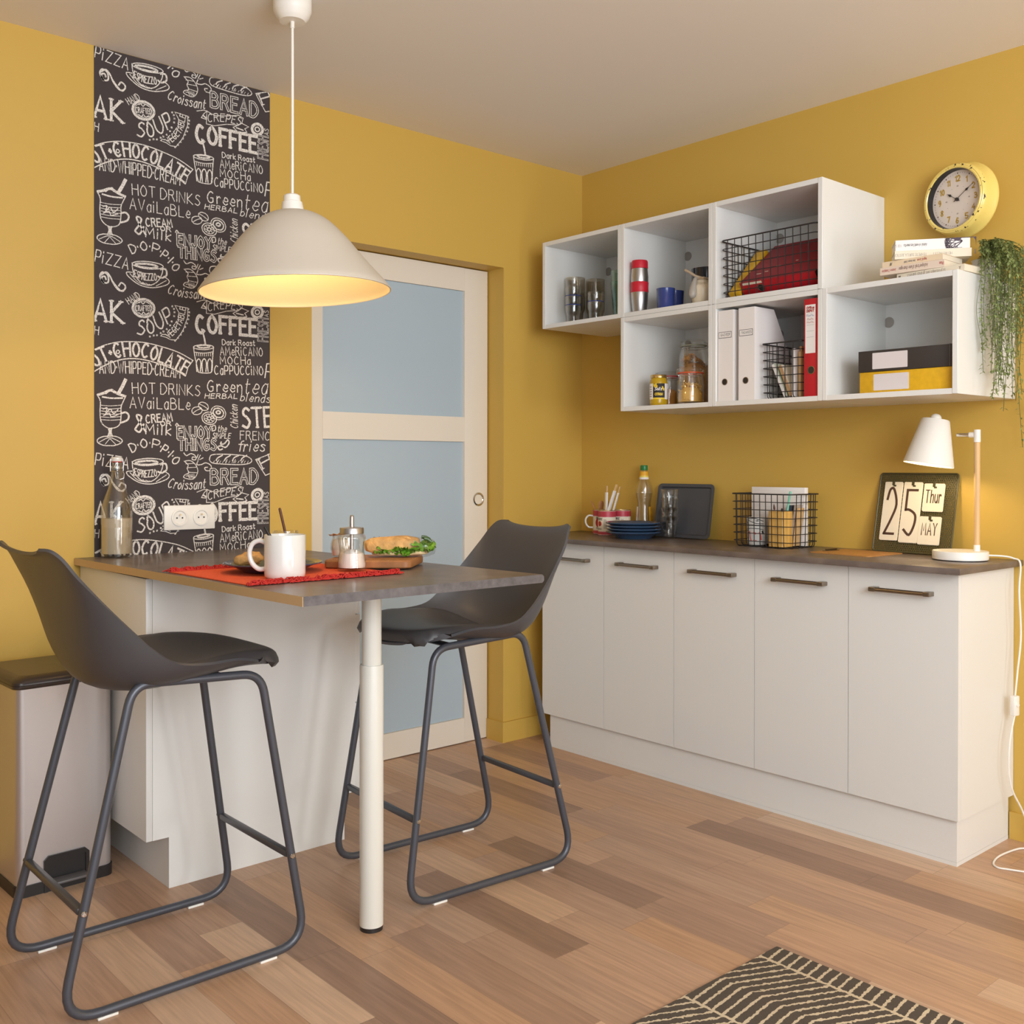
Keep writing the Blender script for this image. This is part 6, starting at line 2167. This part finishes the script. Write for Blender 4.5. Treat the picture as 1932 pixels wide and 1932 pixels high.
jx, jy = -1.9345, -0.7552
jr = thing('jam_jar', 'open glass jar with a dark spoon behind the white mug', 'jar', (jx, jy, tz(jy) + MT))
MB().lathe([(0, 0), (0.034, 0), (0.038, 0.004), (0.0395, 0.012), (0.0395, 0.068), (0.0345, 0.08), (0.0345, 0.086), (0.0365, 0.087), (0.0365, 0.0885), (0.0345, 0.089), (0.0345, 0.0915), (0.0365, 0.0925), (0.0362, 0.0945), (0.0342, 0.095), (0.0338, 0.0985), (0.032, 0.0985),
            (0.032, 0.08), (0.0372, 0.067), (0.0372, 0.012), (0, 0.007)], 44).build('glass_body', G_clear, jr)
MB().lathe([(0, 0.0072), (0.037, 0.0125), (0.037, 0.045), (0, 0.047)], 40).build('spread', mat('chestnut_spread', (122, 72, 44), 0.4), jr)
stick('spoon', 'dark brown spoon standing in the open glass jar', 'spoon', (jx + 0.012, jy + 0.004, tz(jy) + MT + 0.049), (jx - 0.016, jy + 0.006, tz(jy) + MT + 0.162), 0.0038, M_dwood)

pp_x, pp_y = -2.036, -0.872
pl2 = thing('small_plate', 'dark blue plate with bread on the placemat behind the mug', 'plate', (pp_x, pp_y, tz(pp_y) + MT))
MB().lathe([(0, 0.002), (0.07, 0.002), (0.072, 0.0), (0.077, 0.0), (0.084, 0.005), (0.108, 0.0165), (0.128, 0.021), (0.129, 0.023), (0.127, 0.0245), (0.108, 0.0205), (0.085, 0.009), (0.075, 0.0065), (0, 0.0062)], 64).build('body', M_blue, pl2)
MB().lathe([(0.075, 0.0067), (0.108, 0.0209), (0.104, 0.0195), (0.075, 0.0066)], 64).build('rim_glaze', mat('teal_glaze', (84, 92, 84), 0.25), pl2)


def lump(mb, sx, sy, sz, seed, rough=0.12, n=20):
    rnd = random.Random(seed)
    ph = [rnd.uniform(0, 6.28) for _ in range(9)]

    def p(u, v):
        a, e = 2 * PI * u, PI * (v - 0.5)
        d = Vector((math.cos(e) * math.cos(a), math.cos(e) * math.sin(a), math.sin(e)))
        k = 1 + rough * (math.sin(3 * d.x + ph[0]) * math.sin(4 * d.y + ph[1]) + 0.6 * math.sin(7 * d.x + ph[2]) * math.sin(6 * d.z + ph[3]) + 0.4 * math.sin(11 * d.y + ph[4]) * math.sin(9 * d.x + ph[5]))
        sgn = lambda q, e_: math.copysign(abs(q) ** e_, q)
        return (sx * k * sgn(d.x, 0.75), sy * k * sgn(d.y, 0.8), sz * k * sgn(d.z, 0.7))
    mb.grid(p, n * 2, n)
    return mb


b = lump(MB(), 0.036, 0.024, 0.016, 5, 0.16)
bo_ = b.build('bread_piece', M_bread, ang=80)
bo_.location = (pp_x - 0.052, pp_y + 0.035, tz(pp_y) + MT + 0.033)
bo_.rotation_euler = (0, R(-6), R(-35))
tag(bo_, 'torn piece of bread on the dark blue plate', 'bread')

sg = thing('sugar_dispenser', 'glass sugar dispenser with steel pour spout on placemat', 'sugar dispenser', (-1.878, -1.008, tz(-1.008) + MT))
MB().lathe([(0, 0), (0.036, 0), (0.0392, 0.004), (0.0385, 0.02), (0.033, 0.05), (0.0345, 0.072), (0.0385, 0.085), (0.037, 0.092), (0.0305, 0.098), (0.0305, 0.102),
            (0.0285, 0.102), (0.0285, 0.097), (0.036, 0.085), (0.0312, 0.05), (0.0365, 0.018), (0.036, 0.008), (0, 0.006)], 48).build('glass_body', G_clear, sg)
MB().lathe([(0, 0.0065), (0.0355, 0.0085), (0.036, 0.018), (0.033, 0.034), (0.0308, 0.046), (0.02, 0.05), (0, 0.058)], 40).build('sugar', M_sugar, sg)
MB().lathe([(0.0308, 0.0975), (0.0318, 0.098), (0.0318, 0.1115), (0.0305, 0.1135), (0.006, 0.116), (0.0058, 0.141), (0.0045, 0.145), (0.0025, 0.147), (0, 0.147)], 40).build('screw_lid', M_steel, sg)
b = MB()
b.tube([(0, 0, 0.113), (0.0, 0, 0.052)], 0.0052, 14)
b.build('pour_tube', M_steel, sg)

cbx = thing('cutting_board', 'small acacia cutting board at the edge of the bar table', 'cutting board', (-1.748, -0.924, tz(-0.924) + 0.0042), 0, None, (RX(-TA) @ RZ(43)).to_euler())
b = MB()
poly = rrect(-0.1025, 0.1025, -0.12, 0.12, 0.02, 5)
n = len(poly)
Ls = [[(x * k, y * (1 - (1 - k) * 0.6), z) for x, y in poly] for k, z in ((0.97, 0.0), (1.0, 0.003), (1.0, 0.0175), (0.965, 0.0215))]
vs = [p for r in Ls for p in r]
b.add(vs, [tuple(range(n - 1, -1, -1)), tuple(range(3 * n, 4 * n))] + [(k * n + i, k * n + (i + 1) % n, (k + 1) * n + (i + 1) % n, (k + 1) * n + i) for k in range(3) for i in range(n)])
b.build('board', M_board, cbx)
BZ = tz(-0.98) + 0.0285

yg = thing('yogurt_pot', 'small glass yogurt pot with peeled bronze foil on cutting board', 'yogurt pot', (-1.806, -0.842, tz(-0.842) + 0.0265))
MB().lathe([(0, 0), (0.022, 0), (0.026, 0.003), (0.0315, 0.022), (0.0305, 0.04), (0.0255, 0.054), (0.0262, 0.06), (0.0245, 0.06), (0.0235, 0.053), (0.028, 0.04), (0.028, 0.02), (0, 0.004)], 40).build('glass_body', G_clear, yg)
MB().lathe([(0, 0.0045), (0.024, 0.006), (0.0278, 0.02), (0.0278, 0.04), (0.024, 0.05), (0, 0.05)], 36).build('yogurt', M_yog, yg)
b = MB()
random.seed(6)
b.grid(lambda u, v: ((0.028 + 0.003 * math.sin(9 * u * 6.28)) * v * math.cos(2 * PI * u) - 0.006 * v, (0.028 + 0.003 * math.sin(9 * u * 6.28)) * v * math.sin(2 * PI * u) + 0.004 * v, 0.0608 + 0.004 * v * v * (1 + math.sin(2 * PI * u + 2.2)) + 0.002 * v * math.sin(9 * u * 6.28)), 60, 6)
b.build('foil_lid', M_foil, yg)

# sandwich: seeded roll, lettuce, cling film
sw = thing('sandwich', 'seeded baguette sandwich with lettuce in cling film on cutting board', 'sandwich', (-1.688, -0.957, BZ), -41)
b = MB()
b.M = T(-0.022, 0, 0.031) @ RY(-2)
lump(b, 0.078, 0.031, 0.024, 11, 0.07, 34)
b.build('top_bread', M_bread, sw, ang=80)
b = MB()
b.M = T(0.0, 0, 0.0095)
lump(b, 0.078, 0.029, 0.009, 15, 0.05, 18)
b.build('bottom_bread', mat('bread_crumb', (226, 196, 150), 0.8, noise=(40, 0.2)), sw, ang=80)
b = MB()
random.seed(12)
for i in range(34):
    a = random.uniform(-0.06, 0.1)
    s = random.choice((-1, -1, 1))
    big = a > 0.045
    yy = random.uniform(-0.03, 0.03) if big else s * random.uniform(0.018, 0.03)
    b.M = T(a, yy, random.uniform(0.012, 0.036 if big else 0.017)) @ RZ(random.uniform(-180, 180)) @ RX(random.uniform(-40, 40)) @ RY(random.uniform(-40, 30))
    l = random.uniform(0.014, 0.026)
    ph = random.uniform(0, 6)
    b.grid(lambda u, v: ((u - 0.5) * l * 2, (v - 0.5) * l * 1.3 * (1 - (2 * u - 1) ** 2 * 0.7), 0.004 * math.sin(9 * u + ph) * math.cos(8 * v)), 8, 6)
b.build('lettuce', M_salad, sw, ang=80)
b = MB()
for i in range(46):
    a = random.uniform(0, 6.28)
    x = random.uniform(-0.085, 0.02)
    t_ = random.uniform(0.15, 2.9)
    yy, zz = 0.0305 * math.cos(t_) * (1 - (abs(x + 0.022) / 0.09) ** 4), 0.033 + 0.0215 * math.sin(t_) * (1 - (abs(x + 0.022) / 0.09) ** 4)
    b.M = T(x, yy, zz) @ RZ(random.uniform(0, 180))
    b.lathe([(0, -0.001), (0.0016, 0), (0, 0.001)], 6, None, 0.5)
b.build('seeds', mat('seed_black', (84, 62, 40), 0.6), sw)
b = MB()
b.M = T(0.05, 0, 0.026) @ RY(6)
lump(b, 0.05, 0.036, 0.027, 23, 0.09, 22)
b.build('cling_film', G_film, sw, ang=80)
b = MB()
for p0, p1 in (((0.085, 0.004, 0.045), (0.062, -0.002, 0.053)), ((0.09, -0.01, 0.04), (0.07, -0.015, 0.05))):
    b.tube([p0, Vector(p0).lerp(Vector(p1), 0.5) + Vector((0, 0, 0.003)), p1], 0.005, 8)
b.build('cucumber', mat('cucumber_skin', (56, 84, 32), 0.4), sw)
